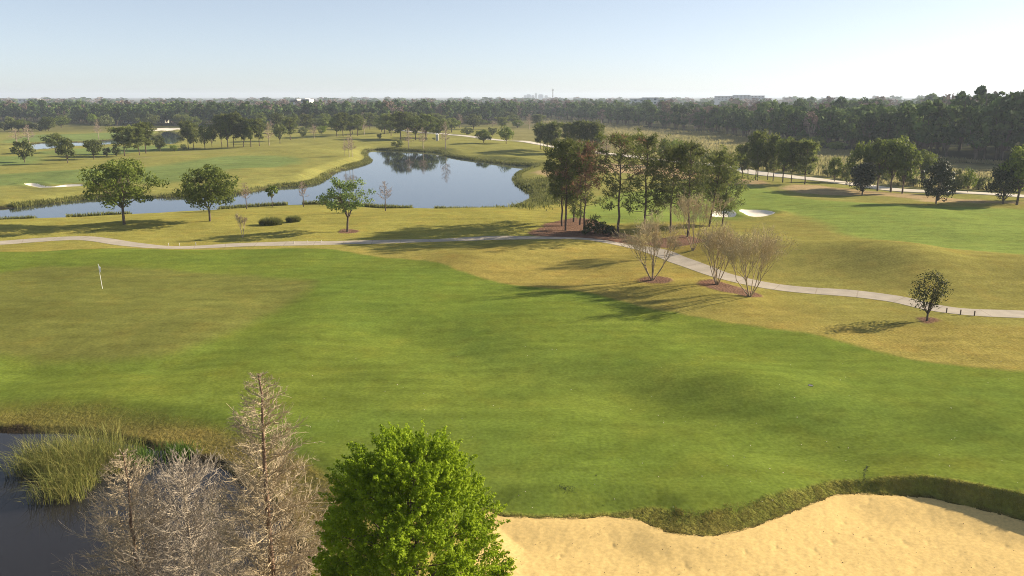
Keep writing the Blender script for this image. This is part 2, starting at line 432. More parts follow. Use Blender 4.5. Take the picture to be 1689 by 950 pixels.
def tag(o, label, cat, group=None, kind=None):
    o["label"] = label
    if cat: o["category"] = cat
    if group: o["group"] = group
    if kind: o["kind"] = kind
    return o
def thing(name, label, cat, loc, rz=0.0, group=None, scale=None):
    o = bpy.data.objects.new(name, None)
    o.empty_display_size = .3
    col.objects.link(o)
    o.location = loc; o.rotation_euler = (0, 0, rz)
    if scale: o.scale = scale
    return tag(o, label, cat, group)
def tubes(S, sides=5):
    """S rows: x0 y0 z0 x1 y1 z1 r0 r1 -> verts, quads"""
    S = np.asarray(S, float).reshape(-1, 8)
    p0, p1, r0, r1 = S[:, :3], S[:, 3:6], S[:, 6], S[:, 7]
    d = p1 - p0
    d /= np.linalg.norm(d, axis=1, keepdims=True) + 1e-9
    ref = np.where(np.abs(d[:, 2:3]) > .9, [[1., 0, 0]], [[0, 0, 1.]])
    a = np.cross(d, ref); a /= np.linalg.norm(a, axis=1, keepdims=True) + 1e-9
    b = np.cross(d, a)
    ang = np.arange(sides) * 2 * math.pi / sides
    ring = a[:, None] * np.cos(ang)[None, :, None] + b[:, None] * np.sin(ang)[None, :, None]
    V = np.concatenate([p0[:, None] + ring * r0[:, None, None], p1[:, None] + ring * r1[:, None, None]], 1)
    n = len(S)
    base = (np.arange(n) * 2 * sides)[:, None]
    k = np.arange(sides)
    F = np.stack([base + k, base + (k + 1) % sides, base + sides + (k + 1) % sides, base + sides + k], -1).reshape(-1, 4)
    return V.reshape(-1, 3), F
def unit(a):
    return a / (np.linalg.norm(a, axis=-1, keepdims=True) + 1e-9)
def leaves(C, N, a, b, r=rng):
    """diamond leaves at C facing N, half sizes a and b"""
    n = len(C)
    N = unit(N)
    t1 = unit(np.cross(N, r.normal(size=(n, 3))))
    t2 = np.cross(N, t1)
    a = np.broadcast_to(np.asarray(a, float), (n,))[:, None]; b = np.broadcast_to(np.asarray(b, float), (n,))[:, None]
    V = np.stack([C + t1 * a, C + t2 * b, C - t1 * a, C - t2 * b], 1).reshape(-1, 3)
    F = np.arange(n * 4).reshape(n, 4)
    return V, F
def strips(P, D, L, wd, bend, r=rng):
    """upright blades: base P, lean direction D (horizontal), length L, half width wd -> 2-segment blades (quad + tri)"""
    n = len(P)
    L = np.broadcast_to(L, (n,))[:, None]; wd = np.broadcast_to(wd, (n,))[:, None]; bend = np.broadcast_to(bend, (n,))[:, None]
    s = r.uniform(0, 2 * math.pi, n)
    side = np.stack([np.cos(s), np.sin(s), np.zeros(n)], 1)
    up = np.array([[0, 0, 1.]])
    m = P + up * L * .55 + D * L * bend * .3
    t = P + up * L * (1 - .35 * bend) + D * L * bend * 1.0
    V = np.stack([P - side * wd, P + side * wd, m + side * wd * .8, m - side * wd * .8, t], 1).reshape(-1, 3)
    base = (np.arange(n) * 5)[:, None]
    Q = base + np.array([[0, 1, 2, 3]])
    T = base + np.array([[3, 2, 4]])
    return V, [Q, T]
def rep(a, k):
    return np.repeat(a, k)

# ------------------------------------------------------------------ tree builders (local coordinates, base at the origin)
def limb(S, p, d, L, r0, r1, n, r, wob=.12, up=0.0):
    """append a wobbling limb to S; returns its points"""
    pts = [np.array(p, float)]
    d = np.array(d, float); d /= np.linalg.norm(d)
    for i in range(n):
        d = d + r.normal(size=3) * wob + np.array([0, 0, up])
        d /= np.linalg.norm(d)
        q = pts[-1] + d * L / n
        S.append([*pts[-1], *q, r0 + (r1 - r0) * i / n, r0 + (r1 - r0) * (i + 1) / n])
        pts.append(q)
    return pts
def crown_mesh(name, C, N, a, b, var, mat, r):
    V, F = leaves(C, N, a, b, r)
    return mesh_np(name, V, F, mat, {"var": ('FLOAT', rep(np.clip(var, 0, 1), 4))})
def clumps(centres, rad, per, r, flat=.75, inner=.35):
    """leaves spread through balls of foliage; normals lean outward"""
    n = len(centres)
    d = unit(r.normal(size=(n, per, 3)))
    q = r.uniform(inner, 1, (n, per, 1)) ** .6
    rad = np.broadcast_to(rad, (n,))[:, None, None]
    off = d * q * rad * np.array([1, 1, flat])
    C = (centres[:, None] + off).reshape(-1, 3)
    N = (d + r.normal(size=d.shape) * .55).reshape(-1, 3)
    return C, N
def oak(seed, h, wd, mat, nclump=85, per=95, leaf=.17, fork=.22, bark='bark', tr=None):
    r = np.random.default_rng(seed)
    S = []
    tr = tr or h * .017
    f = np.array([r.normal() * .1, r.normal() * .1, h * fork])
    limb(S, (0, 0, -.3), (f[0], f[1], f[2] + .3), f[2] + .3, tr * 1.25, tr, 3, r, .03)
    f = np.array(S[-1][3:6])
    # lumpy crown: cluster centres in an ellipsoid with random lobes
    cs = []
    ph = r.uniform(0, 6.28, 6)
    while len(cs) < nclump:
        u = unit(r.normal(size=3)); q = r.uniform(.25, 1) ** .5
        az = math.atan2(u[1], u[0])
        lob = 1 + .16 * math.sin(2 * az + ph[0]) + .13 * math.sin(5 * az + ph[1] + 3 * u[2]) + .1 * math.sin(7 * u[2] + ph[2])
        p = np.array([u[0] * wd / 2 * lob * .9, u[1] * wd / 2 * lob * .9, 0]) * q
        zc = h * .60; hz = h * .36
        p[2] = zc + u[2] * hz * q * (1.0 if u[2] > 0 else .85) + (.05 * h * math.sin(3 * az + ph[3]))
        if u[2] < -.2 and q < .5: continue
        cs.append(p)
    cs = np.array(cs)
    main = []
    for i in range(6):
        a = i * 2 * math.pi / 6 + r.normal() * .3
        pts = limb(S, f, (math.cos(a) * .9, math.sin(a) * .9, 1.0 + r.uniform(0, .6)), h * .34, tr * .62, tr * .25, 5, r, .14, .03)
        main += pts[2:]
    main = np.array(main)
    for c in cs:
        j = np.argmin(((main - c) ** 2).sum(1) + (main[:, 2] > c[2]) * 2)
        v = c - main[j]
        limb(S, main[j], v + np.array([0, 0, .15]), np.linalg.norm(v), tr * .18, tr * .06, 3, r, .12)
    V, F = tubes(S, 6)
    rad = r.uniform(.55, 1.05, len(cs)) * wd * .125
    C, N = clumps(cs, rad, per, r, .7)
    var = rep(r.uniform(0, 1, len(cs)), per) * .6 + r.uniform(0, .4, len(C))
    s = r.uniform(.7, 1.3, len(C)) * leaf
    return mesh_np("trunk", V, F, M[bark], smooth=True), crown_mesh("crown", C, N, s, s * .6, var, mat, r)
def pine(seed, h, wd, start, mat, ntuft=150, needles=22, tuft=.42, lean=(0, 0), brown=0.0, tr=None, flat=False, wneed=.045, low=0):
    """tall pine: bare trunk, irregular whorls of limbs, needle tufts at the ends"""
    r = np.random.default_rng(seed)
    S = []
    tr = tr or h * .0125
    n = 10
    pts = [np.array([0, 0, -.3])]
    for i in range(1, n + 1):
        t = i / n
        pts.append(np.array([lean[0] * h * t + r.normal() * .05 * h * .1, lean[1] * h * t + r.normal() * .05 * h * .1, h * .97 * t]))
    for i in range(n):
        S.append([*pts[i], *pts[i+1], tr * (1.15 - .9 * i / n), tr * (1.15 - .9 * (i + 1) / n)])
    pts = np.array(pts)
    T, NB = [], max(10, ntuft // 6)
    for k in range(NB):
        t = start + (1 - start) * (max(k + r.uniform(-.4, .4), 0) / NB) ** .85
        t = min(max(t, .1), .985)
        i = min(int(t * n), n - 1)
        p = pts[i] + (pts[i+1] - pts[i]) * (t * n - i)
        s = (t - start) / (1 - start)
        prof = (.55 + .75 * s if s < .45 else .9 * (1 - ((s - .45) / .55) ** 2.2) + .12) if not flat else (.8 + .2 * s if s < .75 else 1.0 - (s - .75) * 2.2)
        L = wd / 2 * max(prof, .15) * r.uniform(.55, 1.15)
        a = k * 2.4 + r.normal() * .5
        el = r.uniform(-.1, .55) + .3 * s
        bp = limb(S, p, (math.cos(a), math.sin(a), el), L, tr * .3, tr * .09, 4, r, .13, .05)
        T.append(bp[-1])
        m = max(2, int(round(ntuft / NB)) - 1)
        for j in range(m):
            q = bp[r.integers(1, 5)]
            aa = a + r.normal() * .9
            e = limb(S, q, (math.cos(aa), math.sin(aa), r.uniform(-.2, .6)), L * r.uniform(.2, .5), tr * .1, tr * .05, 2, r, .15, .05)
            T.append(e[-1])
    T.append(pts[-1])
    T = np.array(T)
    nt_ = len(T)
    d = unit(r.normal(size=(nt_, needles, 3)) + np.array([0, 0, .35]))
    rad = tuft * r.uniform(.7, 1.3, (nt_, 1, 1))
    C = (T[:, None] + d * rad * r.uniform(.35, 1.0, (nt_, needles, 1))).reshape(-1, 3)
    dd = d.reshape(-1, 3)
    side = unit(np.cross(dd, r.normal(size=dd.shape)))
    L = rep(rad[:, 0, 0], needles)[:, None] * .62
    ww = wneed * r.uniform(.7, 1.3, (len(C), 1)) * (tuft / .42)
    V = np.stack([C - dd * L * .6, C + side * ww, C + dd * L * .8, C - side * ww], 1).reshape(-1, 3)
    F = np.arange(len(C) * 4).reshape(-1, 4)
    var = rep(r.uniform(0, 1, nt_), needles) * .6 + r.uniform(0, .4, len(C))
    TV, TF = tubes(S, 6)
    mats, mi = mat, None
    if brown:
        mats = [mat, M['pine_brown']]
        top = (T[:, 2] > h * .55) & (r.uniform(size=nt_) < brown)
        mi = rep(top.astype(int), needles)
    return mesh_np("trunk", TV, TF, M['pine_bark'], smooth=True), mesh_np("crown", V, F, mats, {"var": ('FLOAT', rep(np.clip(var, 0, 1), 4))}, mi)
def vase(seed, h, wd, stems=9, mat='crape_bark', twig='crape_twig', thin=.0105):
    """bare multi-stemmed vase-shaped shrub tree (winter)"""
    r = np.random.default_rng(seed)
    S, Tw = [], []
    def go(p, d, L, rad, depth):
        pts = limb(S if depth < 3 else Tw, p, d, L, rad, rad * .68, 3, r, .045, .02)
        if depth >= 6 or (depth == 5 and r.uniform() < .35): return
        e = np.array(pts[-1]); dd = unit(e - np.array([0, 0, -.16 * h])) * .9
        for k in range(3 if 1 <= depth < 6 else 2):
            nd = dd + r.normal(size=3) * (.20 if depth < 3 else .40)
            go(e if k < 2 else np.array(pts[-2]), nd, L * r.uniform(.55, .9), max(rad * .6, thin), depth + 1)
    S.append([0, 0, -.2, 0, 0, .30, .17, .10])
    for i in range(stems):
        a = i * 2 * math.pi / stems + r.normal() * .25
        sp_ = r.uniform(.18, .42) * wd / h * 1.15
        go((math.cos(a) * .06, math.sin(a) * .06, -.1), (math.cos(a) * sp_, math.sin(a) * sp_, 1), h * .30, .055, 0)
    allv = np.array(S + Tw)
    zt = np.percentile(allv[:, 5], 99.5); k = h / zt
    xt = np.percentile(np.hypot(allv[:, 3], allv[:, 4]), 96); kx = wd / 2 / xt
    def sc_(A):
        A = np.array(A); A[:, [0, 1, 3, 4]] *= kx; A[:, [2, 5]] *= k; return A
    V, F = tubes(sc_(S), 5); V2, F2 = tubes(sc_(Tw), 3)
    return mesh_np("stems", V, F, M[mat], smooth=True), mesh_np("twigs", V2, F2, M[twig])
def bare_cypress(seed, h, wd, bark, twig, nb=110, lean=(0, 0), rt=.13, thin=.006, sub=9, curve=.06, prof_pow=.8, low=.12):
    """leafless conical cypress: one leader, many side branches with up-curved fine twigs"""
    r = np.random.default_rng(seed)
    S, B, Tw = [], [], []
    n = 14
    pts = [np.array([0, 0, -.4])]
    for i in range(1, n + 1):
        t = i / n
        pts.append(np.array([lean[0] * t * h + r.normal() * .0035 * h * (t ** .5), lean[1] * t * h + r.normal() * .0035 * h * (t ** .5), h * t]))
    for i in range(n):
        S.append([*pts[i], *pts[i+1], rt * (1.1 - i / n) + .012, rt * (1.1 - (i + 1) / n) + .012])
    pts = np.array(pts)
    for k in range(nb):
        t = low + (1 - low) * (k + r.uniform(0, 1)) / nb
        t = min(t, .99)
        i = min(int(t * n), n - 1)
        p = pts[i] + (pts[i+1] - pts[i]) * (t * n - i)
        L = wd / 2 * (1 - t) ** prof_pow * r.uniform(.6, 1.15) + .12
        a = k * 2.4 + r.normal() * .4
        bp = limb(B, p, (math.cos(a), math.sin(a), r.uniform(.0, .6)), L, rt * .22 * (1 - t) + .010, thin, 6, r, .10, curve)
        for j in range(int(sub * (.35 + L / (wd / 2)))):
            q = int(r.integers(1, 6)); f = r.uniform()
            b0 = np.array(bp[q]) * (1 - f) + np.array(bp[q + 1 if q < 6 else 6]) * f
            d = unit(np.array(bp[q]) - np.array(bp[q-1]))
            nd = d * .9 + r.normal(size=3) * .46 + np.array([0, 0, .25])
            l2 = L * r.uniform(.12, .42)
            tp = limb(Tw, b0, nd, l2, thin * 1.3, thin * .7, 3, r, .16, .05)
            for m_ in range(2):
                limb(Tw, tp[int(r.integers(1, 4))], nd + r.normal(size=3) * .45, l2 * r.uniform(.25, .6), thin * .75, thin * .45, 2, r, .12, .06)
    V, F = tubes(S, 8); V1, F1 = tubes(B, 4); V2, F2 = tubes(Tw, 3)
    VV = np.concatenate([V1, V2]); FF = np.concatenate([F1, F2 + len(V1)])
    return mesh_np("trunk", V, F, M[bark], smooth=True), mesh_np("branches", VV, FF, M[twig])
def leafy_cypress(seed, h, wd):
    """dense spring cypress near the camera: feathery sprays of small leaves gathered in billows"""
    r = np.random.default_rng(seed)
    S = []
    limb(S, (0, 0, -.4), (0, 0, 1), h * .97, .17, .03, 10, r, .02)
    tr = np.array([s_[3:6] for s_ in S])
    def prof(s_):
        return wd / 2 * (.93 + .07 * s_ / .48 if s_ < .48 else max(1 - ((s_ - .48) / .535) ** 1.75, 0) ** .62)
    sp_c, sp_d = [], []
    nl = 112
    for k in range(nl):
        s_ = (k + r.uniform()) / nl
        a = k * 2.39996 + r.normal() * .15
        z = h * (.14 + .84 * s_)
        R_ = prof(s_ * .98) * (1 + .07 * math.sin(4 * a + 6 * s_) + r.normal() * .075)
        c = np.array([math.cos(a) * R_ * .80, math.sin(a) * R_ * .80, z])
        b0 = np.array([0, 0, max(z - R_ * .45, .6)])
        limb(S, b0, c - b0, np.linalg.norm(c - b0), .035, .010, 5, r, .06)
        br = (.36 + .22 * r.uniform()) * (wd / 6)
        out = unit(np.array([math.cos(a), math.sin(a), .25 + .9 * s_]))
        m = 24
        d = unit(r.normal(size=(m, 3)) + out * .45)
        sp_c += list(c + d * br * r.uniform(.35, 1.15, (m, 1))); sp_d += list(unit(d * .6 + out + r.normal(size=(m, 3)) * .3))
        for j in range(11):                             # growth further in
            f = r.uniform(.35, .9)
            sp_c.append(b0 + (c - b0) * f + r.normal(size=3) * .26); sp_d.append(unit(out + r.normal(size=3) * .6))
    sp_c, sp_d = np.array(sp_c), np.array(sp_d)
    n = len(sp_c); per = 66
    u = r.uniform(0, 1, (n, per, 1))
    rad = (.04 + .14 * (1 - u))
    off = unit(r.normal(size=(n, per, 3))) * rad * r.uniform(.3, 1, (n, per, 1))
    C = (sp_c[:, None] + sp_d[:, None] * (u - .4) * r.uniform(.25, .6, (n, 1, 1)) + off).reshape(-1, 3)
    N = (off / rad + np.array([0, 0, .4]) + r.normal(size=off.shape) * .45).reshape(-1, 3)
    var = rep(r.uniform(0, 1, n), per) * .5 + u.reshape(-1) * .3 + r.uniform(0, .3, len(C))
    q = r.uniform(.026, .052, len(C))
    V, F = tubes(S, 6)
    return mesh_np("trunk", V, F, M['bark'], smooth=True), crown_mesh("crown", C, N, q, q * .55, var, M['cypress'], r)
def blob_tree(seed, h, wd, mat, trunk=.18, ncl=26, per=46, leaf=.22, shape='round', bark='bark', as_one=False):
    """middle-distance broadleaf: lumps of leaves on a short trunk with a few limbs"""
    r = np.random.default_rng(seed)
    S = []
    zt = h * trunk
    limb(S, (0, 0, -.2), (0, 0, 1), zt + .2 + h * .25, h * .022, h * .012, 3, r, .03)
    cs = []
    while len(cs) < ncl:
        u = unit(r.normal(size=3)); q = r.uniform(.3, 1) ** .5
        z = .5 + .5 * u[2] * q
        if shape == 'round': pr = 1.0
        elif shape == 'cone': pr = .45 + .75 * (1 - z)
        else: pr = .75 + .4 * z
        cs.append([u[0] * q * wd * .42 * pr, u[1] * q * wd * .42 * pr, zt + (h - zt) * (.1 + .82 * z)])
    cs = np.array(cs)
    for c in cs[:10]:
        p = np.array([0, 0, zt]); limb(S, p, c - p, np.linalg.norm(c - p), h * .01, h * .004, 3, r, .08)
    rad = r.uniform(.7, 1.25, ncl) * wd * .17
    C, N = clumps(cs, rad, per, r, .8)
    var = rep(r.uniform(0, 1, ncl), per) * .6 + r.uniform(0, .4, len(C))
    s = r.uniform(.7, 1.3, len(C)) * leaf
    TV, TF = tubes(S, 5)
    if as_one:
        V, F = leaves(C, N, s, s * .65, r)
        VV = np.concatenate([V, TV]); FF = np.concatenate([F, TF + len(V)])
        return VV, FF, np.concatenate([rep(np.clip(var, 0, 1), 4), np.full(len(TV), .2)]), len(F)
    return mesh_np("trunk", TV, TF, M[bark], smooth=True), crown_mesh("crown", C, N, s, s * .65, var, mat, r)
def far_bare(seed, h, wd, mat='far_twig', nb=60, thin=.022):
    return bare_cypress(seed, h, wd, 'pale_bark', mat, nb=nb, rt=h * .014, thin=thin, sub=7, curve=.10, prof_pow=.55, low=.28)

# ------------------------------------------------------------------ ground sheet (one polar grid, finer where it is near)
th = np.concatenate([np.linspace(-180, -75, 22)[:-1], np.linspace(-75, -36, 40)[:-1], np.linspace(-36, 36, 1000), np.linspace(36, 75, 40)[1:], np.linspace(75, 180, 22)[1:-1]])
th = np.radians(th)
rr = np.concatenate([np.geomspace(1.5, 24, 26)[:-1], np.geomspace(24, 450, 860), np.geomspace(450, 9000, 110)[1:]])
A, RR = np.meshgrid(th, rr)
X, Y = RR * np.sin(A), RR * np.cos(A)
Xf, Yf = X.ravel(), Y.ravel()
Z = np.concatenate([H(a, b) for a, b in zip(np.array_split(Xf, 12), np.array_split(Yf, 12))])

# forest front distance as a function of azimuth
FR = [(-500, 203), (0, 200), (120, 203), (200, 207), (300, 207), (420, 209), (500, 206), (560, 207), (640, 208), (740, 205), (800, 204), (900, 196), (1000, 205), (1100, 214),
      (1200, 223), (1300, 239), (1400, 250), (1500, 259), (1600, 265), (1689, 268), (1900, 285), (2200, 300)]
fa, fr = [], []
for u, v_ in FR:
    x, y = P0(u, v_); fa.append(math.atan2(x, y)); fr.append(math.hypot(x, y))
fa, fr = np.array(fa), np.array(fr)
def front(az): return np.interp(az, fa, fr)

def albedo(x, y):
    r = np.hypot(x, y); az = np.arctan2(x, y)
    n1 = fbm(x, y, 9., 31); n2 = fbm(x, y, 30., 41); n3 = fbm(x, y, 3., 51)
    def mixc(c, k, d):
        return c * (1 - k[:, None]) + np.asarray(d)[None] * k[:, None]
    c = np.tile(np.array([[0.262, 0.210, 0.056]]), (len(x), 1))           # dormant golden rough
    c = mixc(c, np.clip(.35 + .5 * n2, 0, 1), (0.222, 0.205, 0.054))
    # beyond the path to the left the rough is greener
    c = mixc(c, ss(88, 100, y) * (1 - ss(0, 30, x)) * .75, (0.245, 0.235, 0.056))
    c = mixc(c, ss(60, 62, y) * ss(20, 30, x) * .6, (0.190, 0.188, 0.050))
    c = mixc(c, ss(125, 150, y) * .8, (0.205, 0.205, 0.062))
    rough = np.full(len(x), .38) * (1 - .45 * ss(58, 64, y))
    def reg(poly, d, wdt, fuzz, colr, rg=None, lim=12., amt=1.0):
        nonlocal c, rough
        s = sdist(x, y, poly, lim) + n1 * fuzz + n3 * fuzz * .4
        k = (1 - ss(-wdt, wdt, s)) * amt
        c = mixc(c, k, colr)
        if rg is not None: rough = rough * (1 - k) + rg * k
        return k
    k = reg(fair, 0, .5, .35, (0.118, 0.162, 0.026), .10)
    c = mixc(c, k * np.clip(.5 + .9 * n2, 0, 1) * .75, (0.140, 0.170, 0.028))
    c = mixc(c, k * np.clip(.1 + .9 * fbm(x, y, 17., 61), 0, 1) * .4, (0.092, 0.145, 0.028))
    reg(green, 0, 1.2, .6, (0.138, 0.143, 0.036), .05, amt=.95)
    k = reg(fair_r, 0, 2.2, 1.0, (0.172, 0.220, 0.050), .08)
    for f in fair_l: reg(f, 0, 3.5, 1.5, (0.150, 0.195, 0.062), .08)
    for b in beds: reg(b, 0, .3, .6, (0.165, 0.100, 0.068), .8, 8.)
    for b in dirt: reg(b, 0, 1.2, 1.2, (0.36, 0.26, 0.15), .5, 8., .8)
    t = sdist(x, y, track, 6., False); c = mixc(c, (1 - ss(.6, 1.6, t)) * .35, (0.33, 0.26, 0.15))
    # marsh and forest floor
    fd = front(az)
    road_d = ss(0, 12, (y - np.interp(x, road_c[:, 0], road_c[:, 1])))
    k = road_d * (x > 0) * ss(150, 170, r)
    c = mixc(c, k * .9, (0.20, 0.185, 0.078))
    c = mixc(c, k * np.clip(n2 * 1.3, 0, 1) * .7, (0.10, 0.105, 0.04))
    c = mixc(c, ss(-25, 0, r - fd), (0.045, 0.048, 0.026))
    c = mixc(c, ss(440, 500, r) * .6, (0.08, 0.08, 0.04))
    # wet and weedy banks
    for poly, wz in ((pond, 1.0), (creek, 1.0)):
        d = sdist(x, y, poly, 8.) + n1 * .6
        c = mixc(c, (1 - ss(.5, 2.8, d)) * .7, (0.10, 0.10, 0.035)); c = mixc(c, 1 - ss(.1, .7, d), (0.04, 0.036, 0.02))
        rough = np.maximum(rough, (1 - ss(.5, 3, d)) * .8)
    d = sdist(x, y, near_pond, 8.) + n1 * .5 + n3 * .25
    c = mixc(c, (1 - ss(.8, 3.4, d)) * .75, (0.175, 0.140, 0.042)); c = mixc(c, 1 - ss(.05, .45, d), (0.040, 0.032, 0.020))
    rough = np.maximum(rough, (1 - ss(1., 3., d)) * .55)
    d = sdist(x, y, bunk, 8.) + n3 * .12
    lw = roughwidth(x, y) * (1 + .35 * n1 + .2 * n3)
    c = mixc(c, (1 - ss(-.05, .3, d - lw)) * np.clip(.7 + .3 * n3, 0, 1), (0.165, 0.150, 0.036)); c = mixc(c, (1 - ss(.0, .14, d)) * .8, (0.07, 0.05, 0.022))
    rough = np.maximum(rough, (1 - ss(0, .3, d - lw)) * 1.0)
    rough = rough * (1 - .6 * ss(120, 250, r))
    return np.clip(c, 0.004, .9), rough
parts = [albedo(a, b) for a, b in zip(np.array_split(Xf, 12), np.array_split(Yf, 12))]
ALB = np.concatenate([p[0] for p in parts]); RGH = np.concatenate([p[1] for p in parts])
nr, nc = X.shape
idx = np.arange(nr * nc).reshape(nr, nc)
i1 = np.roll(idx, -1, axis=1)
Q = np.stack([idx[:-1], i1[:-1], i1[1:], idx[1:]], -1).reshape(-1, 4)
# sand faces are lifted out of the sheet into bunkers of their own, edge to edge with the turf
def bd(x, y):
    d = sdist(x, y, bunk, 2.)
    return d + (0.10 * wav(x, y, 1.6, 21) + .05 * wav(x, y, .5, 22)) * np.exp(-np.abs(d) / .35)
for kb, B_ in enumerate([bunk] + bunks_far):
    f_ = bd if kb == 0 else (lambda x, y, B_=B_: sdist(x, y, B_, 5.))
    sel = np.where((Xf > B_[:, 0].min() - 1) & (Xf < B_[:, 0].max() + 1) & (Yf > B_[:, 1].min() - 1) & (Yf < B_[:, 1].max() + 1) & (Yf > 20))[0]
    ry = np.hypot(Xf[sel], Yf[sel])
    for it in range(2):
        d0 = f_(Xf[sel], Yf[sel]); e = .02
        gx, gy = (f_(Xf[sel] + e, Yf[sel]) - d0) / e, (f_(Xf[sel], Yf[sel] + e) - d0) / e
        g2 = gx * gx + gy * gy + 1e-6
        # move the nearest grid points onto the sand line so that its edge is clean
        rad_ = np.abs(gx * Xf[sel] + gy * Yf[sel]) / ry                 # how far the outline faces along the line from the middle of the grid
        mv = np.abs(d0) < ry * np.where(rad_ > .6, .00185, .0008)
        Xf[sel[mv]] -= (d0 * gx / g2)[mv]; Yf[sel[mv]] -= (d0 * gy / g2)[mv]
    Z[sel] = H(Xf[sel], Yf[sel])
qx, qy = Xf[Q].mean(1), Yf[Q].mean(1)
near = np.abs(np.arctan2(qx, qy)) < R(60)
owner = np.zeros(len(Q), int)
jit = 0.10 * wav(qx, qy, 1.6, 21) + .05 * wav(qx, qy, .5, 22)
for k, b in enumerate([bunk] + bunks_far):
    ok = np.zeros(len(Q), bool)
    sel = near & (qx > b[:, 0].min() - 1) & (qx < b[:, 0].max() + 1) & (qy > b[:, 1].min() - 1) & (qy < b[:, 1].max() + 1)
    d = sdist(qx[sel], qy[sel], b, 5.) + (jit[sel] if k == 0 else 0)
    ok[np.where(sel)[0][d < 0]] = True
    owner[ok] = k + 1
P = np.stack([Xf, Yf, Z], 1)
def sub(faces, name, mats, attrs=True):
    u, inv = np.unique(faces, return_inverse=True)
    at = {"albedo": ('FLOAT_COLOR', np.concatenate([ALB[u], np.ones((len(u), 1))], 1)), "rough": ('FLOAT', RGH[u])} if attrs else None
    return mesh_np(name, P[u], inv.reshape(-1, 4), mats, at, smooth=True)
# centre cap under the viewpoint
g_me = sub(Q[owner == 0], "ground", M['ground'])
tag(link("ground", g_me), "rolling golf course turf, green fairway and golden rough", None, kind="structure")
bl = ["large golden sand bunker in the foreground with a grassy lip", "thin white sand bunker across the water at the left", "narrow white sand bunker on the far left fairway",
      "small white bunker behind the pines, left one of the pair", "small white bunker with a dark shaded rim, right one of the pair"]
for k in range(5):
    if (owner == k + 1).any():
        tag(link("sand_bunker", sub(Q[owner == k + 1], "sand_bunker", M['sand'] if k == 0 else M['white_sand'], False)), bl[k], None, kind="structure")

def ribbon(name, C, width, lift, mat, label, sides=7):
    """draped strip with a thickness"""
    d = np.gradient(C, axis=0); d = unit(d)
    nrm = np.stack([-d[:, 1], d[:, 0]], 1)
    offs = np.linspace(-.5, .5, sides) * width
    V, n = [], len(C)
    for o in offs:
        p = C + nrm * o
        V.append(np.stack([p[:, 0], p[:, 1], H(p[:, 0], p[:, 1]) + lift], 1))
    top = np.stack(V, 1)
    lo = top[:, [0, -1]].copy(); lo[:, :, 2] -= lift + .25
    allp = np.concatenate([lo[:, :1], top, lo[:, 1:]], 1)
    k = allp.shape[1]
    g = np.arange(n * k).reshape(n, k)
    F = np.stack([g[:-1, :-1], g[1:, :-1], g[1:, 1:], g[:-1, 1:]], -1).reshape(-1, 4)[:, ::-1]
    run = np.concatenate([[0], np.cumsum(np.linalg.norm(np.diff(C, axis=0), axis=1))]) / 3.6
    o = link(name, mesh_np(name, allp.reshape(-1, 3), F, mat, {"run": ('FLOAT', rep(run, k))}, smooth=False))
    return tag(o, label, None, kind="structure")
def resample(C, step):
    s = np.concatenate([[0], np.cumsum(np.linalg.norm(np.diff(C, axis=0), axis=1))])
    t = np.arange(0, s[-1], step)
    return np.stack([np.interp(t, s, C[:, 0]), np.interp(t, s, C[:, 1])], 1)
PATH = resample(path_c, .6)
ribbon("path", PATH, 2.5, .022, M['path'], "pale concrete cart path winding across the course")
ribbon("road", resample(road_c, 3.0), 5.0, .10, M['road'], "pale shell road running along the edge of the marsh")

def water(name, poly, z, mat, label, grow):
    p = poly
    d = unit(np.roll(p, -1, 0) - np.roll(p, 1, 0))
    area = 0.5 * np.sum(p[:, 0] * np.roll(p[:, 1], -1) - np.roll(p[:, 0], -1) * p[:, 1])
    nrm = np.stack([d[:, 1], -d[:, 0]], 1) * (1 if area > 0 else -1)
    q = p + nrm * grow
    if area < 0: q = q[::-1]
    V = np.concatenate([q, np.full((len(q), 1), z)], 1)
    me = bpy.data.meshes.new(name)
    me.from_pydata([tuple(v_) for v_ in V], [], [list(range(len(V)))])
    me.materials.append(mat)
    return tag(link(name, me), label, None, kind="structure")
water("water", pond, WZ, M['water'], "calm sky-blue pond reflecting the trees", .8)
water("water", near_pond, NZ, M['near_water'], "dark still pond in the near left corner", .5)
water("water", creek, CZ, M['water'], "narrow far creek on the left side of the course", .8)

#@OBJECTS
# ------------------------------------------------------------------ near trees
def tree(name, label, cat, loc, meshes, parts, rz=0.0, group=None, scale=None):
    t = thing(name, label, cat, loc, rz, group, scale)
    for nm, me in zip(parts, meshes):
        link(nm, me, t)
    return t
TC, TB = ("trunk", "crown"), ("trunk", "branches")
def at_dist(u, dist):
    """ground point straight below column u at a horizontal distance"""
    a = (u - 844.5) / FPX
    y = dist
    # depth along the lens axis depends on height; take it near the middle of the tree
    depth = y * cp + (CAM_Z - 5) * sp
    x = a * depth
    return Vector((x, y, HZ(x, y)))
p = at_dist(676, 19.8)
tree("cypress_tree", "bushy bright green cypress in the foreground beside the sand", "tree", p, leafy_cypress(3, ztop(p, 728), 5.7), TC)
p = at_dist(434, 23.7)
tree("bare_cypress", "tall pale leafless cypress beside the green tree, tallest of the bare ones", "tree", p,
     bare_cypress(5, ztop(p, 616), 5.2, 'red_bark', 'tan_twig', nb=240, lean=(.022, 0), rt=.13, thin=.0062, sub=28, prof_pow=.60), TB)
p = at_dist(300, 26.0)
tree("bare_cypress", "grey leafless cypress with a broad twiggy top between two others", "tree", p,
     bare_cypress(9, ztop(p, 765), 5.7, 'pale_bark', 'grey_twig', nb=190, lean=(.0, 0), rt=.08, thin=.006, sub=21, curve=.10, prof_pow=.42), TB)
p = at_dist(203, 26.0)
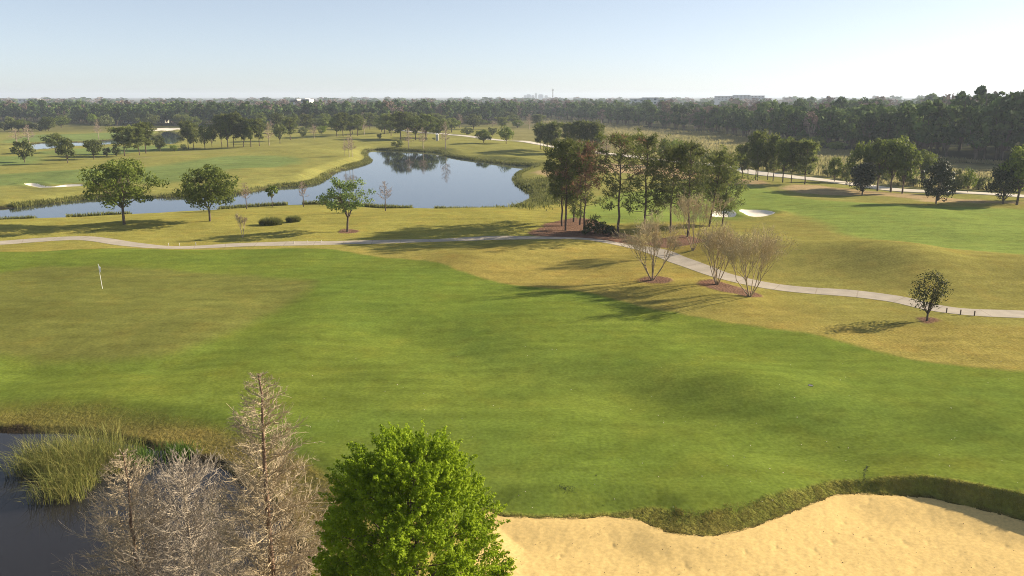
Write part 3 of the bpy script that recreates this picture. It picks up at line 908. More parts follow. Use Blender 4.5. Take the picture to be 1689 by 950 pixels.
tree("bare_cypress", "leafless cypress with a reddish trunk over the dark pond", "tree", p,
     bare_cypress(13, ztop(p, 746), 5.4, 'red_bark', 'tan_twig', nb=190, lean=(.008, 0), rt=.085, thin=.006, sub=20, prof_pow=.60), TB)

# flag on the green
p = G(169, 476)
t = thing("flagstick", "white golf flagstick with a limp white flag on the green", "flag", p)
t.rotation_euler = (0, R(-3), 0)
V, F = tubes([[0, 0, -.1, 0, 0, 2.35, .022, .018], [0, 0, 2.35, 0, 0, 2.40, .03, .03]], 8)
link("pole", mesh_np("pole", V, F, M['white'], smooth=True), t)
n1_, n2_ = 10, 14
fv = []
for j in range(n2_):
    for i in range(n1_):
        s, q = i / (n1_ - 1), j / (n2_ - 1)
        fv.append((.02 + s * .16 * (1 - .25 * q), .05 * math.sin(s * 9 + q) * s, 2.34 - q * .62 - s * .30 * (1 - q * .4)))
g = np.arange(n1_ * n2_).reshape(n2_, n1_)
link("flag", mesh_np("flag", np.array(fv), np.stack([g[:-1, :-1], g[:-1, 1:], g[1:, 1:], g[1:, :-1]], -1).reshape(-1, 4), M['flag'], smooth=True), t)

# bare crape myrtles by the path
for u, v_, vt, wp, lab, sd_ in ((1076, 462, 352, 108, "bare vase-shaped shrub tree in its own mulch ring before the path bend, leftmost", 1),
                               (1183, 469, 368, 90, "bare slender shrub tree beside the path, middle one of three", 2),
                               (1237, 489, 376, 118, "widest bare vase-shaped shrub tree, nearest the viewer beside the path", 3),
                               (1143, 413, 318, 84, "bare tall shrub tree behind the path under the pines", 4)):
    p = G(u, v_)
    tree("crape_myrtle", lab, "tree", p, vase(sd_, ztop(p, vt), wid(p, wp), 9 if sd_ != 4 else 6), ("stems", "twigs"), group="bare crape myrtles by the path")
# young tree
p = G(1529, 529)
hh = ztop(p, 444)
tree("young_tree", "small dark leafy tree standing alone by the path at the right", "tree", p, blob_tree(21, hh, wid(p, 66), M['young'], .12, 52, 32, .08, 'round'), TC)

# pines in the middle
PN = [(927, 373, 240, 60, .30, (-.01, 0), 0), (933, 380, 232, 64, .34, (0, 0), 0), (946, 366, 236, 64, .36, (.01, 0), .4), (956, 371, 238, 60, .33, (.02, 0), .9), (963, 381, 262, 74, .16, (.01, 0), .75),
      (1019, 388, 222, 92, .30, (0, 0), .15), (1062, 386, 226, 90, .22, (.005, 0), 0), (1105, 384, 250, 72, .36, (.01, 0), 0), (1133, 391, 238, 78, .34, (.0, 0), 0),
      (1169, 374, 252, 62, .42, (.13, 0), 0), (1191, 372, 280, 66, .20, (.06, 0), 0)]
PL_ = ["pine at the left edge of the clump by the pond", "pine with the nearest trunk of the left clump, by the mulch bed", "pine in the middle of the left clump, its trunk set furthest back", "pine of the left clump with a rusty brown top",
       "short twiggy pine low at the right of the left clump", "tall pine with long low bare limbs, alone between the clump and the path", "dense tall pine behind the leftmost bare shrub", "thin open pine with a forked trunk",
       "pine behind the path bend, rising from the second mulch bed", "pine leaning to the right above the white bunkers", "short pine at the right end of the row, in front of the white bunkers"]
for i, (u, v_, vt, wp, st, ln, br) in enumerate(PN):
    p = G(u, v_)
    h = ztop(p, vt)
    tree("pine_tree", PL_[i], "tree", p, pine(100 + i, h, wid(p, wp * 1.18), st * .92, M['pine'], 220 if i != 4 else 140, 24, .52, ln, br, wneed=.040), TC, group="pines around the mulch beds")

# oaks by the pond
for u, v_, vt, wp, mt, ncl, per, lf, fk, lab, sd_ in (
        (205, 370, 258, 112, 'oak', 105, 70, .17, .24, "dark green oak on the near pond bank, leftmost of the large three", 31),
        (346, 365, 274, 108, 'oak', 100, 66, .17, .22, "wide spreading green oak on the near pond bank, middle of the large three", 32),
        (573, 382, 287, 88, 'oak_light', 75, 42, .15, .24, "airy light green oak in a mulch ring before the pond", 33)):
    p = G(u, v_)
    h = ztop(p, vt)
    tree("oak_tree", lab, "tree", p, oak(sd_, h, wid(p, wp), M[mt], ncl, per, lf, fk), TC, group="oaks on the near pond bank")

# saplings at the pond edge
for u, v_, vt, wp, kind, lab in ((407, 343, 302, 26, 'b', "bare reddish sapling by the pond right of the wide oak"), (450, 339, 306, 24, 'g', "small green sapling by the pond, only leafy one of the row"),
                                (501, 339, 300, 26, 'b', "bare reddish sapling by the pond left of the airy oak"), (636, 346, 300, 32, 'b', "bare sapling with a dark trunk by the pond right of the airy oak")):
    p = G(u, v_ + 2)
    h = ztop(p, vt); wd_ = wid(p, wp)
    if kind == 'b':
        tree("sapling", lab, "tree", p, bare_cypress(int(u), h, wd_, 'bark', 'far_twig', nb=42, rt=.07, thin=.013, sub=8, curve=.10, prof_pow=.5, low=.38), TB, group="saplings along the pond")
    else:
        tree("sapling", lab, "tree", p, blob_tree(int(u), h, wd_, M['lush'], .42, 14, 40, .15), TC, group="saplings along the pond")
p = G(400, 391)
tree("sapling", "pale bare young sapling alone on the grass by the path", "tree", p, vase(77, ztop(p, 350), wid(p, 18), 2, 'tan_twig', 'tan_twig', .010), ("stems", "twigs"))

# ornamental grass mounds
for u, v_, vt, wp, lab in ((447, 371, 356, 36, "larger dark mound of ornamental grass before the pond"), (484, 366, 354, 22, "smaller mound of ornamental grass before the pond")):
    p = G(u, v_)
    wd_, h = wid(p, wp), ztop(p, vt)
    n = 2600
    r_ = rng.uniform(0, 1, n) ** .5 * wd_ / 2; a_ = rng.uniform(0, 6.283, n)
    B = np.stack([r_ * np.cos(a_), r_ * np.sin(a_) * .6, np.full(n, -.05)], 1)
    D = np.stack([np.cos(a_), np.sin(a_), np.zeros(n)], 1)
    V, F = strips(B, D, h * (1.1 - .6 * (r_ * 2 / wd_) ** 2) * rng.uniform(.6, 1.15, n), .03, rng.uniform(.15, .7, n))
    o = link("ornamental_grass", mesh_np("ornamental_grass", V, F, M['shore'], {"var": ('FLOAT', rep(rng.uniform(0, .8, n), 5))}), None, p)
    tag(o, lab, "plant", "ornamental grass mounds")
# low shrubs under the pines
for u, v_, vt, wp, lab in ((982, 384, 365, 40, "dark low shrub in the mulch under the pine clump"), (1004, 388, 372, 24, "small dark shrub at the foot of the tall lone pine"), (966, 386, 374, 16, "grey-green little shrub at the left of the mulch bed")):
    p = G(u, v_)
    me = blob_tree(int(u), ztop(p, vt), wid(p, wp), M['young'], .02, 16, 50, .12)
    tree("shrub", lab, "shrub", p, me, TC, group="shrubs under the pines")
# little posts at the path edge
posts = [(278, 405, 'l'), (296, 405, 'l'), (323, 404, 'l'), (485, 402, 'l'), (507, 401, 'l'), (530, 400, 'l'), (1561, 516, 'r'), (1584, 519, 'r'), (1607, 521, 'r')]
for i, (u, v_, s) in enumerate(posts):
    p = G(u, v_)
    V, F = tubes([[0, 0, -.1, 0, 0, .42 if s == 'r' else .3, .05, .05], [0, 0, .42 if s == 'r' else .3, 0, 0, .45 if s == 'r' else .33, .05, .02]], 6)
    o = link("marker_post", mesh_np("marker_post", V, F, M['post' if s == 'r' else 'cream']), None, p)
    k = i % 3
    tag(o, ("dark little marker post right of the young tree by the path, " if s == 'r' else "pale little marker post by the path " + ("below the wide oak, " if i < 3 else "left of the airy oak, ")) + ("leftmost", "middle", "rightmost")[k] + " of three", "post", "marker posts along the path")

# small dark drain in the fairway, a scuffed line, pale litter
p = G(1337, 636)
t = thing("drain_cover", "small dark round drain cover sunk in the fairway", "drain", p)
a_ = np.arange(16) * math.pi / 8
V, F = tubes([[0, 0, -.1, 0, 0, .03, .17, .16]], 16)
link("rim", mesh_np("rim", V, F, M['dark']), t)
V = np.stack([.15 * np.cos(a_), .15 * np.sin(a_), np.full(16, .02)], 1)
link("grate", mesh_np("grate", V, np.arange(16)[None], M['steel']), t)
for nm, lab, pts_, wd_, k_ in (("turf_scar", "dark curved scuff in the fairway above the bunker lip", [(1431, 769), (1427, 776), (1425, 784), (1427, 793)], .03, .55), ("turf_scar", "brown bare scrape in the fairway behind the bunker", [(925, 803), (935, 806), (945, 808)], .14, .9)):
    L_ = catmull(np.array([G(*q)[:2] for q in pts_]), 8)
    n = 70
    q_ = L_[rng.integers(0, len(L_), n)] + rng.normal(size=(n, 2)) * wd_
    C_ = np.concatenate([q_, (H(q_[:, 0], q_[:, 1]) + .012)[:, None]], 1)
    V, F = leaves(C_, np.array([0, 0, 1.]) + rng.normal(size=(n, 3)) * .3, .03, .02)
    tag(link(nm, mesh_np(nm, V, F, M['dark'])), lab, None, kind="stuff")
q_ = np.stack([rng.uniform(500, 1680, 150), rng.uniform(560, 850, 150)], 1)
C_ = np.array([P0(*q) for q in q_]); C_ = C_[sdist(C_[:, 0], C_[:, 1], bunk, 5.) > .6]
C_ = np.concatenate([C_, (H(C_[:, 0], C_[:, 1]) + .02)[:, None]], 1)
V, F = leaves(C_, np.array([0, 0, 1.]) + rng.normal(size=(len(C_), 3)) * .4, rng.uniform(.025, .05, len(C_)), .03)
tag(link("leaf_litter", mesh_np("leaf_litter", V, F, M['cream'])), "pale scattered leaves on the fairway", None, kind="stuff")

q_ = np.stack([rng.uniform(850, 1680, 200), rng.uniform(840, 945, 200)], 1)
C_ = np.array([P0(*q, -.5) for q in q_]); C_ = C_[sdist(C_[:, 0], C_[:, 1], bunk, 5.) < -.15]
C_ = np.concatenate([C_, (H(C_[:, 0], C_[:, 1]) + .015)[:, None]], 1)
V, F = leaves(C_, np.array([0, 0, 1.]) + rng.normal(size=(len(C_), 3)) * .5, rng.uniform(.012, .035, len(C_)), .015)
tag(link("leaf_litter", mesh_np("leaf_litter", V, F, M['post'])), "dark flecks of litter strewn on the bunker sand", None, kind="stuff")

# ------------------------------------------------------------------ middle distance trees: templates, then copies
TP = {}
for k in range(3): TP['round%d' % k] = (blob_tree(200 + k, 6, 6, M['round'], .16, 30, 60, .22), 6, 6)
for k in range(3): TP['pine%d' % k] = (pine(210 + k, 12, 6.5, .32, M['pine'], 150, 20, .85, flat=(k == 1), wneed=.07), 12, 6.5)
for k in range(2): TP['bare%d' % k] = (far_bare(220 + k, 9, 5.0), 9, 5.0)
for k in range(2): TP['lush%d' % k] = (blob_tree(230 + k, 7, 7, M['lush'], .16, 30, 60, .22), 7, 7)
for k in range(2): TP['magnolia%d' % k] = (blob_tree(240 + k, 8, 7, M['magnolia'], .06, 46, 80, .2, 'cone'), 8, 7)
for k in range(2): TP['dense%d' % k] = (blob_tree(250 + k, 10, 9, M['oak'], .10, 40, 80, .28), 10, 9)
for k in range(2): TP['shrub%d' % k] = (blob_tree(260 + k, 3, 4, M['round'], .03, 18, 46, .16), 3, 4)
for k in range(2): TP['tall%d' % k] = (blob_tree(270 + k, 12, 8, M['oak'], .22, 40, 70, .3, 'round'), 12, 8)
cnt = {}
def mid(kind, name, u, v_, vt, wp, label, group=None, cat="tree"):
    vs_ = [k for k in TP if k.rstrip('0123456789') == kind]
    c = cnt.get(kind, 0); cnt[kind] = c + 1
    me, h0, w0 = TP[vs_[c % len(vs_)]]
    p = G(u, v_)
    h = ztop(p, vt); wd_ = wid(p, wp)
    parts = TB if kind == 'bare' else TC
    return tree(name, label, cat, p, me, parts, rz=random.uniform(0, 6.28), group=group, scale=(wd_ / w0, wd_ / w0, h / h0))
gl = "trees across the water at the left"
mid('round', "round_tree", 41, 268, 229, 36, "round grey-green tree nearest the left edge, across the water", gl)
mid('pine', "pine_tree", 92, 252, 222, 34, "dark pine behind the second round tree from the left", gl)
mid('round', "round_tree", 112, 269, 228, 34, "round grey-green tree with a dark pine at its back", gl)
mid('round', "round_tree", 155, 263, 226, 36, "round grey-green tree, third from the left edge across the water", gl)
mid('shrub', "shrub", 176, 258, 241, 14, "small bush at the foot of the third round tree", gl, "shrub")
mid('shrub', "shrub", 193, 257, 238, 14, "small green bush left of the creek pines", gl, "shrub")
mid('pine', "pine_tree", 206, 257, 212, 38, "leftmost tall pine in front of the creek", gl)
mid('pine', "pine_tree", 230, 256, 212, 28, "slim pine between the two tall creek pines", gl)
mid('pine', "pine_tree", 241, 253, 204, 34, "tallest dark pine in front of the creek", gl)
mid('round', "round_tree", 264, 250, 222, 24, "compact grey tree right of the tallest creek pine", gl)
mid('lush', "shrub", 288, 250, 238, 16, "rounded light green bush by the creek", gl, "shrub")
mid('shrub', "shrub", 304, 248, 236, 12, "little dark bush beside the light green one", gl, "shrub")
mid('bare', "bare_tree", 163, 230, 197, 18, "bare tan tree on the far bank of the creek", gl)
mid('bare', "bare_tree", 28, 238, 212, 34, "bare tan tree at the far left, left of a pair", gl)
mid('bare', "bare_tree", 48, 238, 206, 30, "bare tan tree at the far left, right of a pair", gl)
gp = "row of pines left of the pond"
for i, (u, v_, vt, wp, kd) in enumerate([(311, 246, 203, 26, 'pine'), (320, 247, 205, 24, 'pine'), (338, 245, 203, 30, 'lush'), (350, 243, 206, 20, 'round'), (366, 243, 192, 28, 'pine'), (376, 243, 189, 30, 'tall'),
        (386, 243, 190, 28, 'pine'), (402, 242, 196, 28, 'pine'), (414, 242, 194, 26, 'tall'), (428, 241, 198, 24, 'pine'), (444, 240, 202, 26, 'bare'), (462, 237, 200, 24, 'round'), (479, 231, 196, 26, 'pine'),
        (500, 228, 208, 16, 'round'), (518, 228, 205, 20, 'bare'), (531, 223, 206, 18, 'lush'), (556, 225, 190, 28, 'tall'), (566, 225, 187, 26, 'pine'), (578, 224, 189, 30, 'tall'), (590, 224, 191, 26, 'pine'), (601, 222, 195, 22, 'bare')]):
    d = {'pine': "dark pine", 'lush': "light green tree", 'round': "grey-green tree", 'tall': "tall bushy evergreen", 'bare': "bare tan tree"}[kd]
    o = ["right of the creek", "where the row begins", "just right of the creek pines", "low in the row", "in the densest part of the row", "at the peak of the row", "right of the row's peak", "with a thin crown in the row",
         "above the left fairway flag", "past the middle of the row", "low at the row's right part", "near the row's right end", "at the row's right end", "standing small in the gap", "in the gap behind the left fairway", "short and bright by the far clump",
         "at the left of the clump behind the pond's left bank", "second in the clump behind the pond's left bank", "tallest in the clump behind the pond's left bank", "right in the clump behind the pond's left bank", "at the right edge of the clump by the pond"][i]
    mid(kd, {'pine': "pine_tree", 'lush': "round_tree", 'round': "round_tree", 'tall': "evergreen_tree", 'bare': "bare_tree"}[kd], u, v_, vt, wp, d + " " + o, gp)
ge = "trees at the head of the pond"
for kd, nm, u, v_, vt, wp, lab in (
        ('bare', "bare_tree", 569, 257, 228, 12, "bare pinkish tree on the pond's left bank, leftmost of three"), ('bare', "bare_tree", 576, 259, 220, 18, "bare pinkish tree on the pond's left bank, middle of three"),
        ('bare', "bare_tree", 581, 259, 222, 18, "bare pinkish tree on the pond's left bank, rightmost of three"),
        ('pine', "pine_tree", 645, 224, 190, 24, "pine left of the big one at the pond's head"), ('pine', "pine_tree", 661, 230, 186, 36, "big dark pine at the head of the pond"), ('tall', "evergreen_tree", 686, 231, 190, 36, "bushy evergreen behind the bare pair at the pond's head"),
        ('tall', "evergreen_tree", 703, 230, 186, 38, "tall evergreen in the middle of the pond-head clump"), ('dense', "evergreen_tree", 722, 228, 190, 36, "dense evergreen at the right of the pond-head clump"),
        ('bare', "bare_tree", 674, 245, 210, 24, "bare pink-grey tree at the water's head, left of a pair"), ('bare', "bare_tree", 698, 245, 210, 26, "bare pink-grey tree at the water's head, right of a pair"),
        ('bare', "bare_tree", 735, 246, 200, 28, "tall bare tan tree on the pond's right corner"), ('shrub', "shrub", 655, 243, 229, 22, "very dark shrub at the water's head"),
        ('shrub', "shrub", 626, 229, 219, 10, "small shrub on the rise left of the pond's head"), ('shrub', "shrub", 703, 231, 226, 6, "tiny dark bush on the slope, left of two"), ('shrub', "shrub", 716, 231, 226, 6, "tiny dark bush on the slope, right of two"),
        ('dense', "round_tree", 798, 236, 212, 30, "dark round tree beside the pale road"), ('lush', "round_tree", 835, 237, 207, 30, "bright green round tree beside the pale road"),
        ('shrub', "shrub", 770, 222, 208, 24, "olive bush behind the road, first from the pond"), ('shrub', "shrub", 812, 224, 208, 22, "olive bush behind the road, between two trees")):
    mid(kd, nm, u, v_, vt, wp, lab, ge)
gr = "pines beside the pale road"
for i, (u, v_, vt, wp) in enumerate([(891, 246, 205, 26), (897, 247, 208, 24), (903, 248, 206, 26), (910, 250, 207, 26), (916, 250, 204, 24), (938, 254, 204, 30), (955, 256, 202, 36), (972, 257, 204, 36), (986, 258, 206, 30)]):
    mid('pine', "pine_tree", u, v_, vt, wp, "pine by the pale road, " + ["first", "second", "third", "fourth", "fifth", "sixth", "seventh", "eighth", "ninth"][i] + " of a line counted from the pond", gr)
mid('bare', "bare_tree", 1000, 262, 222, 34, "bare olive tree behind the brown-topped pine")
mid('dense', "evergreen_tree", 1096, 270, 224, 22, "dark evergreen at the left of the bright tree behind the pines")
mid('lush', "round_tree", 1116, 274, 226, 40, "bright lime green tree behind the middle pines")
gq = "row of pines along the right road"
for i, (u, v_, vt, wp) in enumerate([(1224, 295, 234, 34), (1233, 295, 240, 28), (1246, 297, 222, 32), (1249, 298, 226, 30), (1266, 297, 236, 26), (1275, 299, 226, 32), (1291, 301, 224, 36), (1305, 302, 236, 30), (1327, 304, 234, 44)]):
    mid('pine' if i % 3 else 'tall', "pine_tree", u, v_, vt, wp, ["first", "second", "third", "fourth", "fifth", "sixth", "seventh", "eighth", "broad last"][i] + " tree from the left in the road-side pine row", gq)
gz = "trees on the right edge of the course"
for kd, nm, u, v_, vt, wp, lab in (
        ('dense', "evergreen_tree", 1420, 312, 228, 52, "big dark evergreen behind the small magnolia"), ('tall', "evergreen_tree", 1447, 315, 226, 50, "tall dark evergreen left of a pair of thick trunks"),
        ('tall', "evergreen_tree", 1469, 317, 222, 56, "tallest dark evergreen on a thick trunk"), ('tall', "evergreen_tree", 1488, 319, 232, 48, "evergreen with its right side sunlit and yellow-green"),
        ('magnolia', "magnolia_tree", 1422, 321, 262, 52, "small dense magnolia on the bare dirt"), ('magnolia', "magnolia_tree", 1544, 336, 260, 58, "dark dense magnolia standing alone"),
        ('magnolia', "magnolia_tree", 1654, 336, 258, 58, "dark magnolia near the right edge, left of the last tree"), ('tall', "evergreen_tree", 1677, 338, 234, 62, "tall dark tree at the right edge of the picture"),
        ('shrub', "shrub", 1574, 318, 274, 30, "bushy green shrub right of the lone magnolia"), ('lush', "shrub", 1596, 318, 276, 26, "sunlit yellow-green shrub between the two magnolias"),
        ('dense', "evergreen_tree", 1520, 306, 240, 36, "dull evergreen behind the lone magnolia"), ('dense', "shrub", 1376, 300, 256, 26, "dark conical shrub beside the road"), ('dense', "evergreen_tree", 1700, 330, 244, 50, "half seen dark tree cut by the right edge"),
        ('shrub', "shrub", 1396, 302, 262, 26, "dark shrub between the pine row and the big evergreens")):
    mid(kd, nm, u, v_, vt, wp, lab, gz, "shrub" if nm == "shrub" else "tree")
gs = "sunlit scrub at the marsh edge"
for i, (u, v_, vt, wp) in enumerate([(1318, 240, 222, 40), (1340, 244, 224, 44), (1358, 243, 220, 34), (1290, 240, 226, 30), (1378, 250, 232, 36)]):
    mid('lush', "shrub", u, v_, vt, wp, "bright green scrub bush before the dark forest, " + ["second", "third", "fourth", "first", "fifth"][i] + " from the left", gs, "shrub")
gu = "scrub along the far side of the right road"
for i in range(26):
    u = 1150 + i * 21 + random.uniform(-6, 6)
    v0 = float(np.interp(u, [1110, 1240, 1400, 1530, 1689], [262, 277, 294, 309, 317]))
    mid('shrub' if i % 4 else 'dense', "shrub", u, v0, v0 - random.uniform(14, 26), random.uniform(20, 34), "dull olive scrub bush lining the far side of the right-hand road", gu, "shrub")
gv = "brush in front of the left forest"
for i in range(36):
    u = 5 + i * 11.5 + random.uniform(-5, 5)
    v0 = 206 + 5 * math.sin(i) if u > 90 else 216
    mid(('shrub', 'round', 'dense', 'lush', 'round')[i % 5], "bushy_tree", u, v0, v0 - random.uniform(16, 26), random.uniform(20, 32), "bushy tree in the thicket before the left forest", gv)
gx = "trees in front of the forest behind the pond"
for i in range(44):
    u = 425 + i * 10.6 + random.uniform(-6, 6)
    mid(('tall', 'dense', 'bare', 'pine', 'round')[i % 5], "woodland_tree", u, (217 if u < 760 else 210) + random.uniform(-7, 4), 189 + random.uniform(-5, 10), random.uniform(20, 34), "woodland tree in the belt behind the pond's far trees", gx)

# ------------------------------------------------------------------ far forest
FT = []
for k in range(4): FT.append(('e', blob_tree(300 + k, 15, 9, None, .12, 22, 22, .75, ('round', 'round', 'cone', 'vase')[k], as_one=True)))
for k in range(2): FT.append(('b', blob_tree(310 + k, 14, 7, None, .2, 20, 26, .45, 'round', as_one=True)))
FTM = []
for kd, (V, F, var, nl) in FT:
    mi = np.zeros(len(F), int); mi[nl:] = 1
    FTM.append(mesh_np("forest_tree", V, F, [M['forest' if kd == 'e' else 'forest_bare'], M['bark' if kd == 'e' else 'pale_bark']], {"var": ('FLOAT', var)}, mi))
def hmul(az):
    return np.interp(az, [P_ for P_ in np.radians([-34, -15, -5, 2, 12, 20, 30, 36])], [.98, .98, 1.0, .96, 1.0, 1.10, 1.32, 1.42])
r_ = np.random.default_rng(11)
az, n_ind = R(-37), 0
glab = ["dark tree in the front edge of the left forest", "dark tree in the front edge of the forest behind the pond", "dark tree in the front edge of the forest across the marsh", "tall shaded tree in the front edge of the right-hand forest"]
while az < R(37):
    rad = float(front(az)) + r_.uniform(0, 10)
    x, y = rad * math.sin(az), rad * math.cos(az)
    seg_ = 0 if az < R(-17) else 1 if az < R(0) else 2 if az < R(15) else 3
    k = int(r_.integers(0, 4)) if r_.uniform() < .9 else 4 + int(r_.integers(0, 2))
    o = link("forest_tree", FTM[k], None, (x, y, -.2))
    s = r_.choice([r_.uniform(.72, 1.0), r_.uniform(.95, 1.18)], p=[.75, .25]) * float(hmul(az))
    o.scale = (s * r_.uniform(.85, 1.2),) * 2 + (s,)
    o.rotation_euler = (0, 0, r_.uniform(0, 6.28))
    if k < 4:
        tag(o, glab[seg_], "tree", glab[seg_].replace("dark tree", "dark trees").replace("tall shaded tree", "shaded trees"))
    else:
        tag(o, glab[seg_].replace("dark", "bare greyish").replace("tall shaded", "bare greyish"), "tree", "bare trees in the forest edge")
    az += r_.uniform(4.5, 7.5) / rad
    n_ind += 1
# the wood behind: reads as one mass
pos = []
for depth0, depth1, step in ((9, 70, 8.0), (70, 240, 14.0), (240, 700, 24.0), (700, 2600, 60.0)):
    a = R(-38)
    while a < R(38):
        f = float(front(a))
        n = int((depth1 - depth0) / step)
        for q in range(n):
            rad = f + depth0 + (q + r_.uniform(0, 1)) * step
            aa = a + r_.uniform(-.5, .5) * step / rad
            pos.append((aa, rad, step))
        a += step / (f + depth0) * (1.0 if step < 50 else .8)
        if step >= 24: a += 0
VV, FF, VA, MI, off = [], [], [], [], 0
bareN = lambda x, y: wav(np.array([x]), np.array([y]), 260., 71)[0]
r2 = np.random.default_rng(12)
for aa, rad, step in pos:
    if rad > 900 and r2.uniform() < .35: continue
    x, y = rad * math.sin(aa), rad * math.cos(aa)
    pb = .06 + (.55 if bareN(x, y) > .4 else 0) + (.16 if rad > 620 else 0)
    b = r2.uniform() < pb
    k = 4 + int(r2.integers(0, 2)) if b else int(r2.integers(0, 4))
    V, F, var, nl = FT[k][1]
    s = (r2.uniform(.74, .98) if r2.uniform() < .85 else r2.uniform(.95, 1.16)) * float(hmul(aa)) * (1.08 if b else 1)
    if rad - float(front(aa)) > 60: s *= np.interp(rad, [300, 1200], [.98, 1.0])
    c, sn = math.cos(rad * 3.1), math.sin(rad * 3.1)
    wmul = s * (1.0 if step < 20 else 1.3 if step < 40 else 2.6)
    if step >= 24:                                                     # far crowns: fewer, larger leaf clumps
        keep = r2.permutation(nl)[:int(nl * (.4 if step < 40 else .22))]
        vi = F[keep].ravel(); V = V[vi].copy(); cen = V.reshape(-1, 4, 3).mean(1, keepdims=True)
        V = (cen + (V.reshape(-1, 4, 3) - cen) * (1.6 if step < 40 else 1.9)).reshape(-1, 3)
        var = var[vi]; F = np.arange(len(V)).reshape(-1, 4); nl = len(F)
    Vn = np.stack([(V[:, 0] * c - V[:, 1] * sn) * wmul + x, (V[:, 0] * sn + V[:, 1] * c) * wmul + y, V[:, 2] * s - .2], 1)
    VV.append(Vn); FF.append(F + off); off += len(Vn)
    VA.append(np.clip(var * .55 + r2.uniform(-.1, .5), 0, 1))
    m_ = np.full(len(F), 1 if b else 0); m_[nl:] = 2; MI.append(m_)
o = link("forest", mesh_np("forest", np.concatenate(VV), np.concatenate(FF), [M['forest'], M['forest_bare'], M['bark']], {"var": ('FLOAT', np.concatenate(VA))}, np.concatenate(MI)))
tag(o, "wide mixed forest of dark evergreens and bare greyish trees filling the horizon", "forest", kind="stuff")
print("FOREST", n_ind, len(pos), off)

# ------------------------------------------------------------------ grasses, reeds, shore plants (nobody could count them)
def blades(name, label, cat, P_, L, wd, bend, mat, seed, lean=None, var=None):
    r = np.random.default_rng(seed)
    n = len(P_)
    a = r.uniform(0, 6.283, n)
    D = np.stack([np.cos(a), np.sin(a), np.zeros(n)], 1)
    if lean is not None: D = unit(D + np.asarray(lean))
    V, F = strips(P_, D, L, wd, bend, r)
    o = link(name, mesh_np(name, V, F, mat, {"var": ('FLOAT', rep(np.clip(r.uniform(0, 1, n) if var is None else var, 0, 1), 5))}))
    return tag(o, label, cat, kind="stuff")
def along(poly, n, lo, hi, r, sel=None):
    """random points near a closed outline, at signed distances lo..hi outside it"""
    q = np.roll(poly, -1, 0)
    L = np.linalg.norm(q - poly, axis=1)
    if sel is not None: L = L * sel(poly)
    i = r.choice(len(poly), n, p=L / L.sum()); t = r.uniform(0, 1, n)[:, None]
    p_ = poly[i] + (q[i] - poly[i]) * t
    d = unit(q - poly)[i]
    area = np.sum(poly[:, 0] * q[:, 1] - q[:, 0] * poly[:, 1])
    nn = np.stack([d[:, 1], -d[:, 0]], 1) * np.sign(area)
    s = r.uniform(lo, hi, n)[:, None]
    return p_ + nn * s
def drape(xy, dz=-.03, zmin=None):
    z = H(xy[:, 0], xy[:, 1]) + dz
    if zmin is not None: z = np.maximum(z, zmin)
    return np.stack([xy[:, 0], xy[:, 1], z], 1)
r3 = np.random.default_rng(17)
inview = lambda p_: (np.abs(np.arctan2(p_[:, 0], p_[:, 1])) < R(36)).astype(float) + 1e-6
xy = along(bunk, 52000, -.06, 2.0, r3, lambda p_: inview(p_) * (p_[:, 1] > 27))
dl = sdist(xy[:, 0], xy[:, 1], bunk, 5.)
xy = xy[dl < roughwidth(xy[:, 0], xy[:, 1]) + r3.uniform(-.1, .25, len(xy))]
blades("grass", "shaggy rough grass on the lip of the foreground bunker", "grass", drape(xy), r3.uniform(.03, .11, len(xy)) * (1 + .5 * (wav(xy[:, 0], xy[:, 1], 1.1, 93) > .3)), .008, r3.uniform(.2, .9, len(xy)), M['blade'], 1)
xy = along(near_pond, 16000, .1, 2.6, r3, lambda p_: inview(p_) * (p_[:, 1] > 22))
blades("grass", "dry rough grass on the bank of the near dark pond", "grass", drape(xy), r3.uniform(.04, .16, len(xy)), .007, r3.uniform(.2, .9, len(xy)), M['blade'], 2)
# reed bed standing in the near pond
c0 = np.array([P0(120, 770, NZ), P0(75, 768, NZ), P0(180, 765, NZ), P0(110, 810, NZ), P0(150, 745, NZ), P0(125, 790, NZ)])
wts = np.array([.26, .2, .2, .14, .1, .1])
n = 4600
i = r3.choice(len(c0), n, p=wts)
xy = c0[i] + np.clip(r3.normal(size=(n, 2)), -1.7, 1.7) * np.array([.72, .75])[None]
dd = (xy - c0.mean(0)); dd = np.concatenate([dd / 3.0, np.zeros((n, 1))], 1)
Pz = np.concatenate([xy, np.maximum(H(xy[:, 0], xy[:, 1]), NZ - .3)[:, None]], 1)
blades("reed_bed", "tangled olive and straw coloured reeds in the near pond", "reeds", Pz, r3.uniform(.7, 2.3, n), .013, r3.uniform(.1, .95, n), M['reed'], 3, dd)
for (u, v_), n, lab in (((226, 762), 500, "fresh green blades beside the reed bed"), ((296, 752), 420, "yellow-green tuft of rushes at the pond edge")):
    c = np.array(P0(u, v_, NZ))
    xy = c + r3.normal(size=(n, 2)) * np.array([.5, .35])
    blades("rushes", lab, "plant", np.concatenate([xy, np.full((n, 1), NZ - .1)], 1), r3.uniform(.5, 1.15, n), .016, r3.uniform(.05, .5, n), M['lily'], 4 + n)
